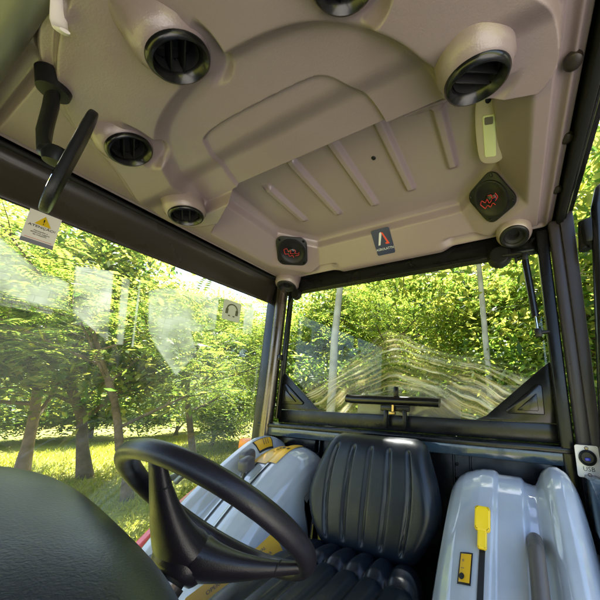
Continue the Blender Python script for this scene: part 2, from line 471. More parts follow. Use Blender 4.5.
# ---- pillars (they flare outward towards the roof)
def taper_post(bm, bl, br, tl, tr, y0, y1, z0, z1, r=.006):
    b = bmesh.new()
    c = [(bl, y0, z0), (br, y0, z0), (br, y1, z0), (bl, y1, z0), (tl, y0, z1), (tr, y0, z1), (tr, y1, z1), (tl, y1, z1)]
    v = [b.verts.new(p) for p in c]
    for f in ((3, 2, 1, 0), (4, 5, 6, 7), (0, 1, 5, 4), (1, 2, 6, 5), (2, 3, 7, 6), (3, 0, 4, 7)): b.faces.new([v[i] for i in f])
    bmesh.ops.bevel(b, geom=b.edges[:], offset=r, segments=3, profile=.5, affect='EDGES')
    add(bm, b)
pr_ = bmesh.new()
taper_post(pr_, .166, .212, .151, .190, 1.030, 1.075, -1.0, .64, .012)
taper_post(pr_, .196, .206, .186, .228, 1.022, 1.07, -1.0, .66, .004)
obj('rear_pillar', pr_, M['post'], cab)
pl_ = bmesh.new()
taper_post(pl_, -1.268, -1.200, -1.290, -1.205, 1.07, 1.12, -1.0, .63, .010)
plp = obj('rear_pillar', pl_, M['black'], cab)
plp['label'] = 'black rear pillar with a dull steel tube in front'
bm = bmesh.new(); tube(bm, [(-1.168, 1.062, -.6), (-1.163, 1.062, .60)], .030, 18); obj('roll_tube', bm, M['steel'], plp)
bm = bmesh.new(); box(bm, (-1.118, 1.085, .23), (.014, .03, .70), .003); box(bm, (-1.128, 1.062, .19), (.020, .02, .03), .004); obj('window_seal', bm, M['blackgloss'], plp)
bm = bmesh.new(); taper_post(bm, .122, .160, .110, .149, 1.05, 1.10, -1.0, .62, .006); obj('window_seal', bm, M['black'], cab)
for x in (-1.24, .205):
    bm = bmesh.new(); taper_post(bm, x-.03, x+.03, x-.03, x+.03, -.40, -.34, -1.0, .62, .01); obj('front_pillar', bm, M['black'], cab)
bm = bmesh.new(); box(bm, (-.512, -.36, .385), (1.40, .02, .53), .006); obj('front_light_blocker', bm, M['black'], cab)  # unseen panel, added and deepened to dim light from the front

# ---- left door glazing
bm = bmesh.new(); box(bm, (-1.252, .375, -.24), (.005, 1.40, 1.52), .001); sg = obj('side_window', bm, M['glass'], cab, smooth=None)

# ---- rear wall, ledge and panels
bm = bmesh.new(); box(bm, (-.512, 1.082, -.148), (1.42, .060, .014), .004); box(bm, (-.512, 1.048, -.152), (1.40, .006, .016), .002); obj('rear_ledge', bm, M['black'], cab)
bm = bmesh.new(); box(bm, (-.512, 1.058, -.178), (1.385, .012, .040), .004); obj('ledge_face', bm, M['ledge'], cab)  # sky reflection on black paint, put into the face as blue
bm = bmesh.new()
box(bm, (-.512, 1.125, -.60), (1.42, .012, .87), .003)
for x in (-.233, -.172, -.86, -.80): box(bm, (x, 1.113, -.45), (.008, .018, .50), .002)
box(bm, (-1.0, 1.108, -.235), (.24, .020, .060), .006)
for k in range(9): lathe(bm, [(0, .004), (.005, .003), (.006, 0)], 10, frame4((-.222, 1.108, -.24-.05*k), (0, -1, 0), (1, 0, 0)))
obj('rear_wall', bm, M['black'], cab)
bm = bmesh.new(); box(bm, (-.5, .5, -1.0), (1.46, 1.3, .02), .004); obj('floor_panel', bm, M['rubber'], cab)
# right sill panel beside the fender
bm = bmesh.new()
prism(bm, [(1.05, -.205), (1.05, -1.0), (.25, -1.0), (.40, -.62), (.62, -.36), (.80, -.255), (.95, -.205)], .030, Matrix(((0, 0, 1, .162), (1, 0, 0, 0), (0, 1, 0, 0), (0, 0, 0, 1))), .004)
obj('side_sill', bm, M['ledge'], cab)

# ---- rear window with its corner gussets
rw = empty('rear_window', (-.5, 1.1, -.12), 'rear cab window with painted arcs of reflection on its glass and black lower bar', 'window')
bm = bmesh.new(); box(bm, (-.495, 1.112, .225), (1.24, .004, .70), .001); obj('pane', bm, M['rearglass'], rw, smooth=None)
bm = bmesh.new(); box(bm, (-.495, 1.106, -.108), (1.27, .012, .064), .004); obj('bottom_rail', bm, M['black'], rw)
def gusset(s, x0, k):
    o = [(0, -.075), (.262, -.075), (.225, -.060), (.030, .112), (.0, .135)]
    o = [(x0+s*a*k, b) for a, b in o]
    b_ = bmesh.new(); prism(b_, o, .008, Matrix(((1, 0, 0, 0), (0, 0, -1, 1.102), (0, 1, 0, 0), (0, 0, 0, 1))), .002)
    g = obj('corner_gusset', b_, M['black'], rw)
    t = [(x0+s*a*k, b) for a, b in ((.034, -.048), (.150, -.048), (.158, -.038), (.050, .055), (.034, .050))]
    b_ = bmesh.new(); prism(b_, t, .007, Matrix(((1, 0, 0, 0), (0, 0, -1, 1.0945), (0, 1, 0, 0), (0, 0, 0, 1))), .005)
    i_ = [(x0+s*a*k, b) for a, b in ((.052, -.036), (.120, -.036), (.054, .024))]
    prism(b_, i_, .007, Matrix(((1, 0, 0, 0), (0, 0, -1, 1.089), (0, 1, 0, 0), (0, 0, 0, 1))), .004)
    obj('embossed_rib', b_, M['blackgloss'], g)
gusset(1, -1.150, 1.18); gusset(-1, .118, 1.0)
bm = bmesh.new(); prism(bm, [(-.675, -.085), (-.205, -.085), (-.205, -.03), (-.225, .0), (-.655, .0), (-.675, -.03)], .006, Matrix(((1, 0, 0, 0), (0, 0, -1, 1.135), (0, 1, 0, 0), (0, 0, 0, 1))), .001)
obj('smoked_plate', bm, M['film'], rw, smooth=None)
bm = bmesh.new()
tube(bm, [(-.69, 1.060, -.010), (-.66, 1.060, -.013), (-.30, 1.060, -.016), (-.27, 1.060, -.018)], .019, 16)
box(bm, (-.47, 1.072, -.010), (.20, .014, .020), .004)
hb = obj('window_handle', bm, M['blackgloss'], rw)
bm = bmesh.new()
box(bm, (-.505, 1.078, -.090), (.016, .016, .080), .003); box(bm, (-.42, 1.078, -.090), (.016, .016, .080), .003)
box(bm, (-.465, 1.078, -.046), (.13, .016, .024), .004); box(bm, (-.455, 1.064, .020), (.020, .014, .045), .004)
obj('latch_bracket', bm, M['black'], hb)
bm = bmesh.new(); tube(bm, [(-.466, 1.058, -.068), (-.466, 1.058, -.020)], .006, 10); box(bm, (-.466, 1.056, -.064), (.026, .016, .012), .003); obj('latch_pin', bm, M['brass'], hb)
bm = bmesh.new()
lathe(bm, [(0, .030), (.034, .028), (.044, .018), (.046, 0)], 28, frame4((-.022, 1.088, .556), (0, -1, 0), (1, 0, 0)))
tube(bm, [(-.01, 1.058, .548), (.05, 1.05, .540), (.066, 1.05, .530)], .007, 10)
lathe(bm, [(0, .022), (.026, .020), (.032, 0)], 24, frame4((-1.075, 1.088, .545), (0, -1, 0), (1, 0, 0)))
obj('hinge', bm, M['plastic'], rw)

gs = empty('gas_strut', (.075, 1.05, .37), 'black gas strut holding the top right corner of the rear window', 'gas strut')
bm = bmesh.new(); tube(bm, [(.066, 1.045, .505), (.081, 1.045, .285)], .0125, 16); obj('cylinder', bm, M['blackgloss'], gs)
bm = bmesh.new(); tube(bm, [(.081, 1.045, .285), (.084, 1.045, .235)], .0055, 10); obj('rod', bm, M['chrome'], gs)
for p, q in (((.066, 1.045, .520), (.036, 1.060, .522)), ((.085, 1.045, .228), (.130, 1.060, .233))):
    bm = bmesh.new(); box(bm, p, (.022, .020, .030), .005); tube(bm, [p, q], .007, 10); box(bm, q, (.010, .018, .022), .003); obj('ball_joint', bm, M['plastic'], gs)

# ================================================================== air vents
LV = 'round black air vent'
def make_vent(louvres):
    root = empty('air_vent', (0, 0, 0))
    bm = bmesh.new()   # local +Z faces the driver
    lathe(bm, [(.054, -.012), (.0575, -.004), (.0575, .003), (.054, .0085), (.050, .0095), (.045, .003), (.041, -.006), (.038, -.030)], 44)
    obj('bezel', bm, M['blackgloss'], root, smooth=60)
    bm = bmesh.new(); lathe(bm, [(.040, -.006), (.037, -.045), (0, -.05)], 32); obj('duct', bm, M['slot'], root)
    for k in range(louvres):
        y = (-.017, .0, .017)[k] if louvres == 3 else (-.011, .013)[k]
        w = 2*math.sqrt(.038**2-y*y)
        b_ = bmesh.new(); box(b_, (0, y, -.014), (w, .0030, .024), .001, rotm(.10)); obj('louvre', b_, M['plastic'], root)
    return root
def place_tree(src, mat4, label, cat, group, first):
    if first: r = src
    else:
        r = src.copy(); COL.objects.link(r)
        for ch in list(src.children):
            c = ch.copy(); COL.objects.link(c); c.parent = r
            for g in list(ch.children):
                d = g.copy(); COL.objects.link(d); d.parent = c
    r.matrix_world = mat4; r.location = mat4.translation; r.rotation_euler = mat4.to_euler()
    tag(r, label, cat, group)
    return r
def collar(mat4, r0, r1, depth, tilt_pts=None):
    bm = bmesh.new(); lathe(bm, [(r1*1.02, -depth-.045), (r1, -depth), (r1*.96, -depth*.72), (r0+.010, -depth*.3), (r0+.0065, -.012), (r0+.004, -.004), (r0-.001, -.001), (r0-.004, -.006)], 44, mat4)
    obj('vent_collar', bm, M['liner'], liner, smooth=60)
pv = make_vent(2)
for i, (c, f, sp, lab) in enumerate(vents):
    c = tuple(v_*VZ[i] for v_ in c)
    m4 = frame4(c, f, sp)
    k_ = VS[i]
    r_ = place_tree(pv, m4, lab, 'air vent', 'air vents in the headliner', i == 0); r_.scale = (k_, k_, k_)
    collar(m4, .0575*k_, .071*k_, .052)
# corner vents
pc = empty('corner_vent', (0, 0, 0))
bm = bmesh.new(); lathe(bm, [(.048, -.012), (.052, -.004), (.050, .004), (.044, .007), (.036, .004), (.033, -.006), (.031, -.030)], 40); obj('bezel', bm, M['plastic'], pc, smooth=60)
bm = bmesh.new(); lathe(bm, [(.034, -.004), (.026, -.012), (.020, -.012), (.018, -.03), (0, -.03)], 32); obj('duct', bm, M['slot'], pc)
for i, (c, f, lab) in enumerate((((-1.108, 1.035, .578), (.15, -.25, -1), 'small round black corner vent above the left rear pillar'),
                                 ((.035, 1.010, .590), (-.0, -.35, -1), 'round black corner vent above the right rear window corner by the gas strut'))):
    m4 = frame4(c, f, (1, 0, 0)); place_tree(pc, m4, lab, 'air vent', 'round vents in the rear headliner corners', i == 0); collar(m4, .052, .064, .050)

# ================================================================== speakers
ps = empty('speaker', (0, 0, 0))
bm = bmesh.new()
prism(bm, rrect(.112, .112, .026), .008, Matrix.Translation((0, 0, 0)), .003); obj('frame', bm, M['plastic'], ps)
bm = bmesh.new(); lathe(bm, [(.050, .0075), (.049, .012), (.044, .013), (.040, .0105), (.022, .009), (.018, .0085)], 36); obj('cone', bm, M['cone'], ps, smooth=60)
bm = bmesh.new(); lathe(bm, [(.017, .0085), (.014, .012), (.008, .0145), (0, .0155)], 24, Matrix.Translation((0, 0, 0))); obj('dust_cap', bm, M['blackgloss'], ps, smooth=60)
bm = bmesh.new()
zz = .0165
for pts in ([(-.034, .010), (-.022, .016), (-.016, .004), (-.004, .008), (-.006, -.006), (.008, -.004)], [(-.030, -.010), (-.016, -.008), (-.012, -.018), (.002, -.014), (.006, -.024)], [(.006, .014), (.016, .008), (.012, -.002), (.026, -.004)], [(-.034, .010), (-.030, -.010)], [(.014, -.014), (.028, -.010), (.030, .004)]):
    tube(bm, catmull([(x*.85, y*.85, zz) for x, y in pts], 5), .0009, 6)
obj('red_wire', bm, M['wirered'], ps)
for x in (-.043, .043):
    for y in (-.043, .043):
        bm = bmesh.new(); lathe(bm, [(0, .011), (.004, .0105), (.005, .008)], 12, Matrix.Translation((x, y, 0))); obj('screw', bm, M['blackgloss'], ps)
for i, (c, f, xd, lab) in enumerate((((-.958, .905, None), (.50, -.50, -1), (.8, .55, 0), 'square black speaker with red wiring in the rear left corner of the headliner'),
                                     ((-.026, .893, None), (-.50, -.50, -1), (.72, -.75, 0), 'square black speaker with red wiring below the dome lamp in the right corner'))):
    z = hz(c[0], c[1]); e = .006
    nx = (hz(c[0]+e, c[1])-hz(c[0]-e, c[1]))/(2*e); ny = (hz(c[0], c[1]+e)-hz(c[0], c[1]-e))/(2*e)
    nn = V((nx, ny, -1)).normalized()
    r_ = place_tree(ps, frame4(V((c[0], c[1], z))+nn*.003, nn, xd), lab, 'speaker', 'speakers in the rear corners of the headliner', i == 0); r_.scale = (1.27, 1.27, 1.2)

# ================================================================== dome lamp
lc = V((-.010, .682, .752))
e = .008
nn = V((-.30, -.25, -1)).normalized()
m4 = frame4(lc+nn*.004, nn, (.02, 1, 0))
dl = empty('dome_lamp', lc, 'small beige interior lamp with clear yellowish lens on the right recess wall', 'lamp')
bm = bmesh.new(); prism(bm, smooth_poly([(-.105, -.022), (-.06, -.040), (.06, -.040), (.092, -.028), (.092, .028), (.06, .040), (-.06, .040), (-.105, .022)]), .050, m4 @ Matrix.Translation((0, 0, -.034)), .005); obj('housing', bm, M['lampbody'], dl)
bm = bmesh.new(); prism(bm, rrect(.115, .034, .006), .004, m4 @ Matrix.Translation((.010, 0, .0145)), .0015); obj('lens', bm, M['lens'], dl)
bm = bmesh.new(); lathe(bm, [(0, .006), (.007, .005), (.009, 0)], 16, m4 @ Matrix.Translation((-.082, 0, .014))); obj('button', bm, M['blackgloss'], dl)
bm = bmesh.new(); prism(bm, rrect(.018, .022, .003), .003, m4 @ Matrix.Translation((-.034, 0, .0175))); obj('switch', bm, M['inkgrey'], dl)

# ================================================================== screws and plugs in the headliner
pp = [((.146, .500), 'oval brown screw plug on the right headliner edge, nearest to the camera', .017), ((.162, .690), 'oval brown screw plug on the right headliner edge, middle one of the row', .016), ((.162, .880), 'oval brown screw plug at the rear end of the right headliner edge', .016)]
for (x, y), lab, r in pp:
    bm = bmesh.new(); lathe(bm, [(0, .010), (r*.6, .009), (r*.95, .004), (r, -.004)], 22, frame4((x, y, hz(x, y)), (-.15, 0, -1), (1, 0, 0)))
    tag(obj('screw_plug', bm, principled('brown_plug', (.028, .022, .018), .3, spec=.3)), lab, 'screw plug', 'screw plugs along the right headliner edge')
bm = bmesh.new(); lathe(bm, [(0, .004), (.006, .003), (.008, 0)], 14, frame4((-.376, .655, hz(-.376, .655)), (0, 0, -1), (1, 0, 0)))
tag(obj('rubber_plug', bm, M['rubber']), 'tiny round black plug in the recess ceiling between two ribs', 'plug')
bm = bmesh.new(); lathe(bm, [(0, .008), (.010, .006), (.012, 0)], 16, frame4((-1.145, .345, hz(-1.145, .345)), (0, 0, -1), (1, 0, 0)))
tag(obj('rubber_plug', bm, M['rubber']), 'small black plug beside the black rail over the left window', 'plug')

# logo sticker on the rear slope
def slope_frame(x, y, xd=(1, 0, 0)):
    e = .006; z = hz(x, y)
    n = V(((hz(x+e, y)-hz(x-e, y))/(2*e), (hz(x, y+e)-hz(x, y-e))/(2*e), -1)).normalized()
    return frame4(V((x, y, z))+n*.0012, n, xd)
m4 = slope_frame(-.503, .998) @ rotm(0, 0, PI)
m4 = slope_frame(-.503, .998, (1, 0, 0))
if (m4.to_3x3() @ V((0, 1, 0))).z < 0: m4 = m4 @ rotm(0, 0, PI)
xw = (m4.to_3x3() @ V((1, 0, 0)))
st = empty('logo_sticker', m4.translation, 'dark navy square sticker with a white and red letter A on the rear headliner slope', 'sticker')
bm = bmesh.new(); prism(bm, rrect(.090, .116, .008), .0012, m4); obj('backing', bm, M['navy'], st)
f_ = Matrix.Translation((0, 0, .0016))
bm = bmesh.new(); prism(bm, [(-.027, -.012), (-.017, -.012), (.004, .036), (.0, .044), (-.007, .040)], .0005, m4 @ f_); obj('mark', bm, M['silverprint'], st)
bm = bmesh.new(); prism(bm, [(.0, .044), (.004, .036), (.0175, -.004), (.008, -.006), (.014, -.012), (.030, -.012), (.010, .040)], .0005, m4 @ f_); obj('mark', bm, M['inkred'], st)
text_mesh('AGROLATTN', .0150, M['silverprint'], 'lettering', st, m4 @ Matrix.Translation((0, -.032, .0016)))

# ================================================================== interior mirror
mr = empty('rear_view_mirror', (-.80, .10, .60), 'black interior mirror seen edge on, hanging from a bracket by the left front roof', 'mirror')
bm = bmesh.new()
lathe(bm, [(0, .040), (.022, .038), (.026, .010), (.028, 0)], 26, frame4((-.790, .098, .605), (.1, .05, -1), (1, 0, 0)))
obj('mount', bm, M['plastic'], mr)
bm = bmesh.new(); tube(bm, [(-.795, .100, .580), (-.800, .105, .545), (-.795, .107, .49), (-.765, .108, .440), (-.735, .112, .412)], [.022, .024, .024, .019, .013], 16, flat=.42, up=(0, 1, 0)); obj('arm', bm, M['plastic'], mr)
bm = bmesh.new(); tube(bm, [(-.738, .111, .416), (-.715, .118, .405)], .014, 14); lathe(bm, [(0, .018), (.014, .014), (.018, 0), (.014, -.014), (0, -.018)], 18, Matrix.Translation((-.716, .117, .404))); obj('ball_joint', bm, M['plastic'], mr)
a1, a2 = V((-.705, .137, .515)), V((-.705, .124, .296))
cm = (a1+a2)/2; ax = (a1-a2).normalized(); vd = cm.normalized(); nrm = ax.cross(vd).normalized()
nrm = (nrm*1.0 + vd*.06).normalized()
m4 = frame4(cm, nrm, ax)
bm = bmesh.new(); prism(bm, rrect(.222, .094, .046, 10), .012, m4 @ Matrix.Translation((0, 0, -.006)), .004); sh = obj('shell', bm, M['plastic'], mr)
bm = bmesh.new(); prism(bm, rrect(.206, .086, .041, 10), .001, m4 @ Matrix.Translation((0, 0, .0055))); obj('mirror_glass', bm, M['mirror'], mr)
bm = bmesh.new(); tube(bm, [(-.612, .052, .605), (-.618, .056, .590), (-.626, .062, .572), (-.622, .066, .560), (-.612, .068, .556)], [.009, .009, .010, .010, .006], 14, flat=.45)
tag(obj('strap_end', bm, M['usbwhite']), 'small white plastic strap end hanging from the front roof edge, top left', 'strap')

# ================================================================== stickers on the left glass
def glass_frame(y, z): return Matrix(((0, 0, 1, -1.2480), (1, 0, 0, y), (0, 1, 0, z), (0, 0, 0, 1)))
gf = glass_frame(.2225, .462)
at = empty('warning_sticker', gf.translation, 'white caution sticker with a yellow warning triangle at the top of the left window', 'sticker')
bm = bmesh.new(); prism(bm, rrect(.062, .105, .002), .0008, gf); obj('backing', bm, M['white'], at)
f_ = Matrix.Translation((0, 0, .0012))
bm = bmesh.new(); prism(bm, [(-.031, -.0525), (.031, -.0525), (.031, -.040), (-.031, -.040)], .0004, gf @ f_); obj('footer_band', bm, principled('grey_blue_band', (.2, .2, .26), .5), at)
bm = bmesh.new(); prism(bm, [(-.016, .010), (.016, .010), (0, .041)], .0004, gf @ f_); obj('triangle', bm, M['yellow'], at)
text_mesh('!', .024, M['inkblack'], 'lettering', at, gf @ Matrix.Translation((0, .0215, .0018)))
text_mesh('ATENÇÃO!', .0105, M['inkblack'], 'lettering', at, gf @ Matrix.Translation((0, .003, .0016)))
text_mesh('Mantenha a\ndistância segura\nda máquina', .0058, M['inkgrey'], 'lettering', at, gf @ Matrix.Translation((0, -.016, .0016)))
bm = bmesh.new(); prism(bm, [(-.026, -.036), (.026, -.036), (.026, -.0350), (-.026, -.0350)], .0004, gf @ f_); obj('red_line', bm, M['inkred'], at)
gf = glass_frame(.842, .395)
hp = empty('ear_protection_sticker', gf.translation, 'small pale square sticker with a headphone symbol near the left rear pillar', 'sticker')
bm = bmesh.new(); prism(bm, rrect(.092, .100, .010), .0008, gf); obj('backing', bm, principled('pale_green_film', (.62, .66, .56), .5), hp)
bm = bmesh.new()
tube(bm, [(.026*math.cos(a), .026*math.sin(a)+.006, .0016) for a in [PI*k/14 for k in range(15)]], .0032, 8)
for sx in (-1, 1): box(bm, (sx*.026, -.006, .0016), (.013, .026, .003), .001)
for sx in (-1, 1): box(bm, (sx*.012, -.026, .0016), (.010, .006, .002), .001)
hpm = bm; hpm.transform(gf); obj('headphone_symbol', hpm, principled('olive_print', (.10, .11, .06), .5), hp)

# reflections on the left glass, painted as pale see-through sheets
REFLECTIONS = [
    ([(.120, .405), (.165, .400), (.222, .355), (.306, .325), (.326, .236), (.245, .238), (.191, .252), (.120, .27)], 'broad pale painted reflection on the left window just under the warning sticker'),
    ([(.306, .385), (.398, .407), (.427, .160), (.328, .236)], 'tall four sided pale painted reflection with brick like lines, right of the broad one'),
    ([(.420, .394), (.445, .397), (.470, .157), (.449, .153)], 'narrow pale upright painted reflection beside the tall brick lined one'),
    ([(.469, .400), (.477, .401), (.499, .155), (.492, .153)], 'thinnest pale upright painted reflection in the middle of the left window'),
    ([(.503, .376), (.561, .411), (.772, .443), (.779, .284), (.680, .252), (.720, .163), (.652, .063), (.564, .166), (.528, .225)], 'largest pale painted reflection with a pointed lower end, left of the headphone sticker'),
    ([(.905, .465), (.965, .470), (.972, .300), (.915, .300)], 'pale upright painted reflection between the headphone sticker and the rear pillar'),
]
def reflection_mat():
    m, nt, out = new_mat('pale_reflection_paint')
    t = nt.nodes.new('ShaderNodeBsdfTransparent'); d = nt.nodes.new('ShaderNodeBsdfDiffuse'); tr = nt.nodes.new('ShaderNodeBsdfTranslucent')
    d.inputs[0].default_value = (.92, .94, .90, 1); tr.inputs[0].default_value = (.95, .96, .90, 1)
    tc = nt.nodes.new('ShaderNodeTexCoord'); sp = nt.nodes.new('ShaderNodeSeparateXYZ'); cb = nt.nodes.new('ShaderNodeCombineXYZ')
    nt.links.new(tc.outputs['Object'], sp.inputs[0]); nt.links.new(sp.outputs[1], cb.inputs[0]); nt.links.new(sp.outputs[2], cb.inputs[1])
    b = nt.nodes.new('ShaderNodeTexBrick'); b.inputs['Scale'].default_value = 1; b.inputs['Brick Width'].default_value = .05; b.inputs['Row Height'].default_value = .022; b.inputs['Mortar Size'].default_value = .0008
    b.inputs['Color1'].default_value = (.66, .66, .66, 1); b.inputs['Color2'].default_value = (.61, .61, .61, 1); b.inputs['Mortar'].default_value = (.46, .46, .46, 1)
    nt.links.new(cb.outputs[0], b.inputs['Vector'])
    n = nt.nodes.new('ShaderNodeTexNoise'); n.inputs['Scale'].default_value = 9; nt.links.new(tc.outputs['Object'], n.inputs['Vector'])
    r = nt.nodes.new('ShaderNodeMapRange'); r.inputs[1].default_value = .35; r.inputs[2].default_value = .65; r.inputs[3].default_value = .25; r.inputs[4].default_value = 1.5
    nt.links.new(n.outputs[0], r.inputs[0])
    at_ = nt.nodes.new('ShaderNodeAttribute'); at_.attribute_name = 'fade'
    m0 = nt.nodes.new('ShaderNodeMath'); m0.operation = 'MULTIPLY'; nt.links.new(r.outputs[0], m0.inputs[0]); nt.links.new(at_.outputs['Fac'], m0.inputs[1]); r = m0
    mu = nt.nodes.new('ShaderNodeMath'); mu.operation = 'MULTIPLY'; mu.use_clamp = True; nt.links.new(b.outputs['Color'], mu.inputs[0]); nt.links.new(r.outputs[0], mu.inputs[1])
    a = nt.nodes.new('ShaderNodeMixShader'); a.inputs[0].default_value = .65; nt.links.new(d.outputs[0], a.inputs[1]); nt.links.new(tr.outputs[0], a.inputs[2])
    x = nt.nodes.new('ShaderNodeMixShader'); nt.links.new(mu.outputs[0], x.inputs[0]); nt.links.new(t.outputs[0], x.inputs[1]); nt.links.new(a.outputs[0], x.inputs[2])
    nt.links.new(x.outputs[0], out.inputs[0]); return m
REFLECTION = reflection_mat()
for pts, lab in REFLECTIONS:
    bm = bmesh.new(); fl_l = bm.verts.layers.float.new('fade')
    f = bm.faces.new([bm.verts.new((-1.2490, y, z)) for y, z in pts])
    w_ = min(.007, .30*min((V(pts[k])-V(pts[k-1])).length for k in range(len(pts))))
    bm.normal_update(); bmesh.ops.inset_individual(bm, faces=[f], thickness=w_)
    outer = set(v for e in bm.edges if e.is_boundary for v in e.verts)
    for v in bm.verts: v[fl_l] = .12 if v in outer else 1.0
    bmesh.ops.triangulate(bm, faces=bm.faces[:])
    tag(obj('painted_reflection', bm, REFLECTION, None, smooth=None), lab, 'film patch', 'pale painted reflections on the left window')  # the film patches are painted reflections

# ================================================================== steering wheel
C0 = V((-.5226, .3858, -.2234)); tt = .8011
n_ = V((0, math.sin(tt), math.cos(tt))); a_ = V((-1, 0, 0)); b_w = n_.cross(a_)
sw = empty('steering_wheel', C0, 'black three spoke steering wheel tilted steeply in front of the seat', 'steering wheel')
def wp(th, r=.19, k=0): return C0 + r*(math.cos(th)*a_+math.sin(th)*b_w) + k*n_
bm = bmesh.new(); rings = []
NS, NT = 120, 20
for i in range(NS):
    th = 2*PI*i/NS; er = math.cos(th)*a_+math.sin(th)*b_w
    rr = .0155
    rings.append([])
    for k in range(NT):
        ph = 2*PI*k/NT
        grip = 1-.05*max(0, math.cos(ph-PI))*(.5+.5*math.cos(th*30))   # finger scallops on the underside
        rings[-1].append(bm.verts.new(C0+er*(.19+rr*grip*math.cos(ph))+n_*(rr*1.05*grip*math.sin(ph))))
for i in range(NS):
    for k in range(NT):
        bm.faces.new((rings[i][k], rings[(i+1) % NS][k], rings[(i+1) % NS][(k+1) % NT], rings[i][(k+1) % NT]))
obj('rim', bm, M['wheel'], sw, smooth=180)
hubc = C0 - n_*.052
bm = bmesh.new(); lathe(bm, [(0, .016), (.034, .015), (.044, .008), (.049, -.006), (.047, -.026), (.040, -.036), (.036, -.040), (0, -.040)], 40, frame4(hubc, n_, a_))
obj('hub', bm, M['wheel'], sw, smooth=60)
for deg in (99, 211, 335):
    th = math.radians(deg); bm = bmesh.new(); P = []; Rr = []
    er = math.cos(th)*a_+math.sin(th)*b_w
    for s in [k_ / 17 for k_ in range(18)]:
        r = .020+.165*s; k = -.058+.052*(s**1.5)
        P.append(C0+er*r+n_*k); Rr.append(.033*(1-s)**1.6+.0180-.004*s)
    tube(bm, P, Rr, 20, flat=.62, up=n_)
    sp = obj('spoke', bm, M['wheel'], sw, smooth=180)
    bm = bmesh.new(); tube(bm, [P[13]-er*.002, P[13], P[13]+er*.002], [Rr[13]*1.00, Rr[13]*1.06, Rr[13]*1.0], 20, flat=.64, up=n_); obj('seam', bm, M['rubber'], sp)
sc_ = empty('steering_column', (-.52, .26, -.45), 'dark steering column below the wheel hub with a dull steel collar', 'steering column')
bm = bmesh.new(); tube(bm, [hubc-n_*.03, hubc-n_*.12, hubc-n_*.30], [.026, .034, .045], 22); obj('boot', bm, M['rubber'], sc_)
bm = bmesh.new(); tube(bm, [hubc-n_*.045, hubc-n_*.075], [.031, .031], 22); obj('collar', bm, M['steel'], sc_)

# ================================================================== instrument cowl
def super_lump(name, c, a, b, hgt, z0, mat, parent=None, lean=0.0, p=2.6, rz=0.0):
    nu, nv = 96, 40
    X = np.zeros((nv+1, nu)); Y = X.copy(); Z = X.copy()
    for i in range(nv+1):
        ph = (PI/2)*i/nv
        cr = math.cos(ph)**(2/p); sz = math.sin(ph)**(2/p)
        for j in range(nu):
            t = 2*PI*j/nu; ct, st_ = math.cos(t), math.sin(t)
            x = a*cr*math.copysign(abs(ct)**(2/p), ct); y = b*cr*math.copysign(abs(st_)**(2/p), st_)
            z = z0+(hgt)*sz + lean*x
            X[i, j] = c[0]+x*math.cos(rz)-y*math.sin(rz); Y[i, j] = c[1]+x*math.sin(rz)+y*math.cos(rz); Z[i, j] = z
    k = np.concatenate([Z[:1]*0-.95, Z[:1]-.25, Z[:1]-.08]); sx = np.repeat(X[:1], 3, 0); sy = np.repeat(Y[:1], 3, 0)
    X, Y, Z = np.concatenate([sx, X]), np.concatenate([sy, Y]), np.concatenate([k, Z])
    return grid_mesh(name, X, Y, Z, mat, parent, smooth=180, wrap=True)
cowl = super_lump('instrument_cowl', (-.401, -.024), .249, .220, .102, -.204, M['leather'], None, lean=-.197, p=3.35)
tag(cowl, 'large rounded black grained dashboard cowl filling the lower left corner', 'dashboard')

# ================================================================== seat
seat = empty('driver_seat', (-.47, .72, -.75), 'black vinyl tractor seat with vertical fluted backrest and channelled cushion', 'seat')
nv, nu = 90, 110
U = np.linspace(-1, 1, nu); Vv = np.linspace(0, 1, nv)
_b = np.array(catmull([(0, .125), (.05, .165), (.14, .190), (.28, .222), (.43, .238), (.60, .230), (.76, .212), (.90, .194), (.965, .178), (1, .150)], 12)); BWX, BWY = _b[:, 0], _b[:, 1]
def bw(v):   # half width against height (0 bottom, 1 top)
    return float(np.interp(v, BWX, BWY))
XF = np.zeros((nv, nu)); YF = XF.copy(); ZF = XF.copy(); YB = XF.copy()
for i, v in enumerate(Vv):
    w = bw(v); z = -.485+.345*v
    yc = .865+.075*v + .02*(v-.5)**2
    u = U; x = w*np.sin(u*PI/2)/1.0
    un = np.abs(np.sin(u*PI/2))
    edge = (1-un**6)**.5*(1-np.abs(2*v-1)**7)**.45
    groove = np.zeros(nu)
    for gx in (-.134, -.067, 0, .067, .134):
        gg = gx*(.90+.22*math.sin(PI*v*.9))
        groove += np.exp(-((x-gg)/.0055)**2)
    gv = sst(.10, .16, v)*sst(.93, .87, v)
    YF[i] = yc-.050*edge+.011*groove*gv - .030*sst(.45, 1, un)**2*(1-un**14) * math.sin(PI*v)**.6
    YB[i] = yc+.050*edge
    XF[i] = -.474+x+.012*(1-v); ZF[i] = z
Xb = np.concatenate([XF, XF[:, ::-1]], 1); Yb = np.concatenate([YF, YB[:, ::-1]], 1); Zb = np.concatenate([ZF, ZF[:, ::-1]], 1)
grid_mesh('backrest', Xb, Yb, Zb, M['vinyl'], seat, smooth=180, wrap=True)
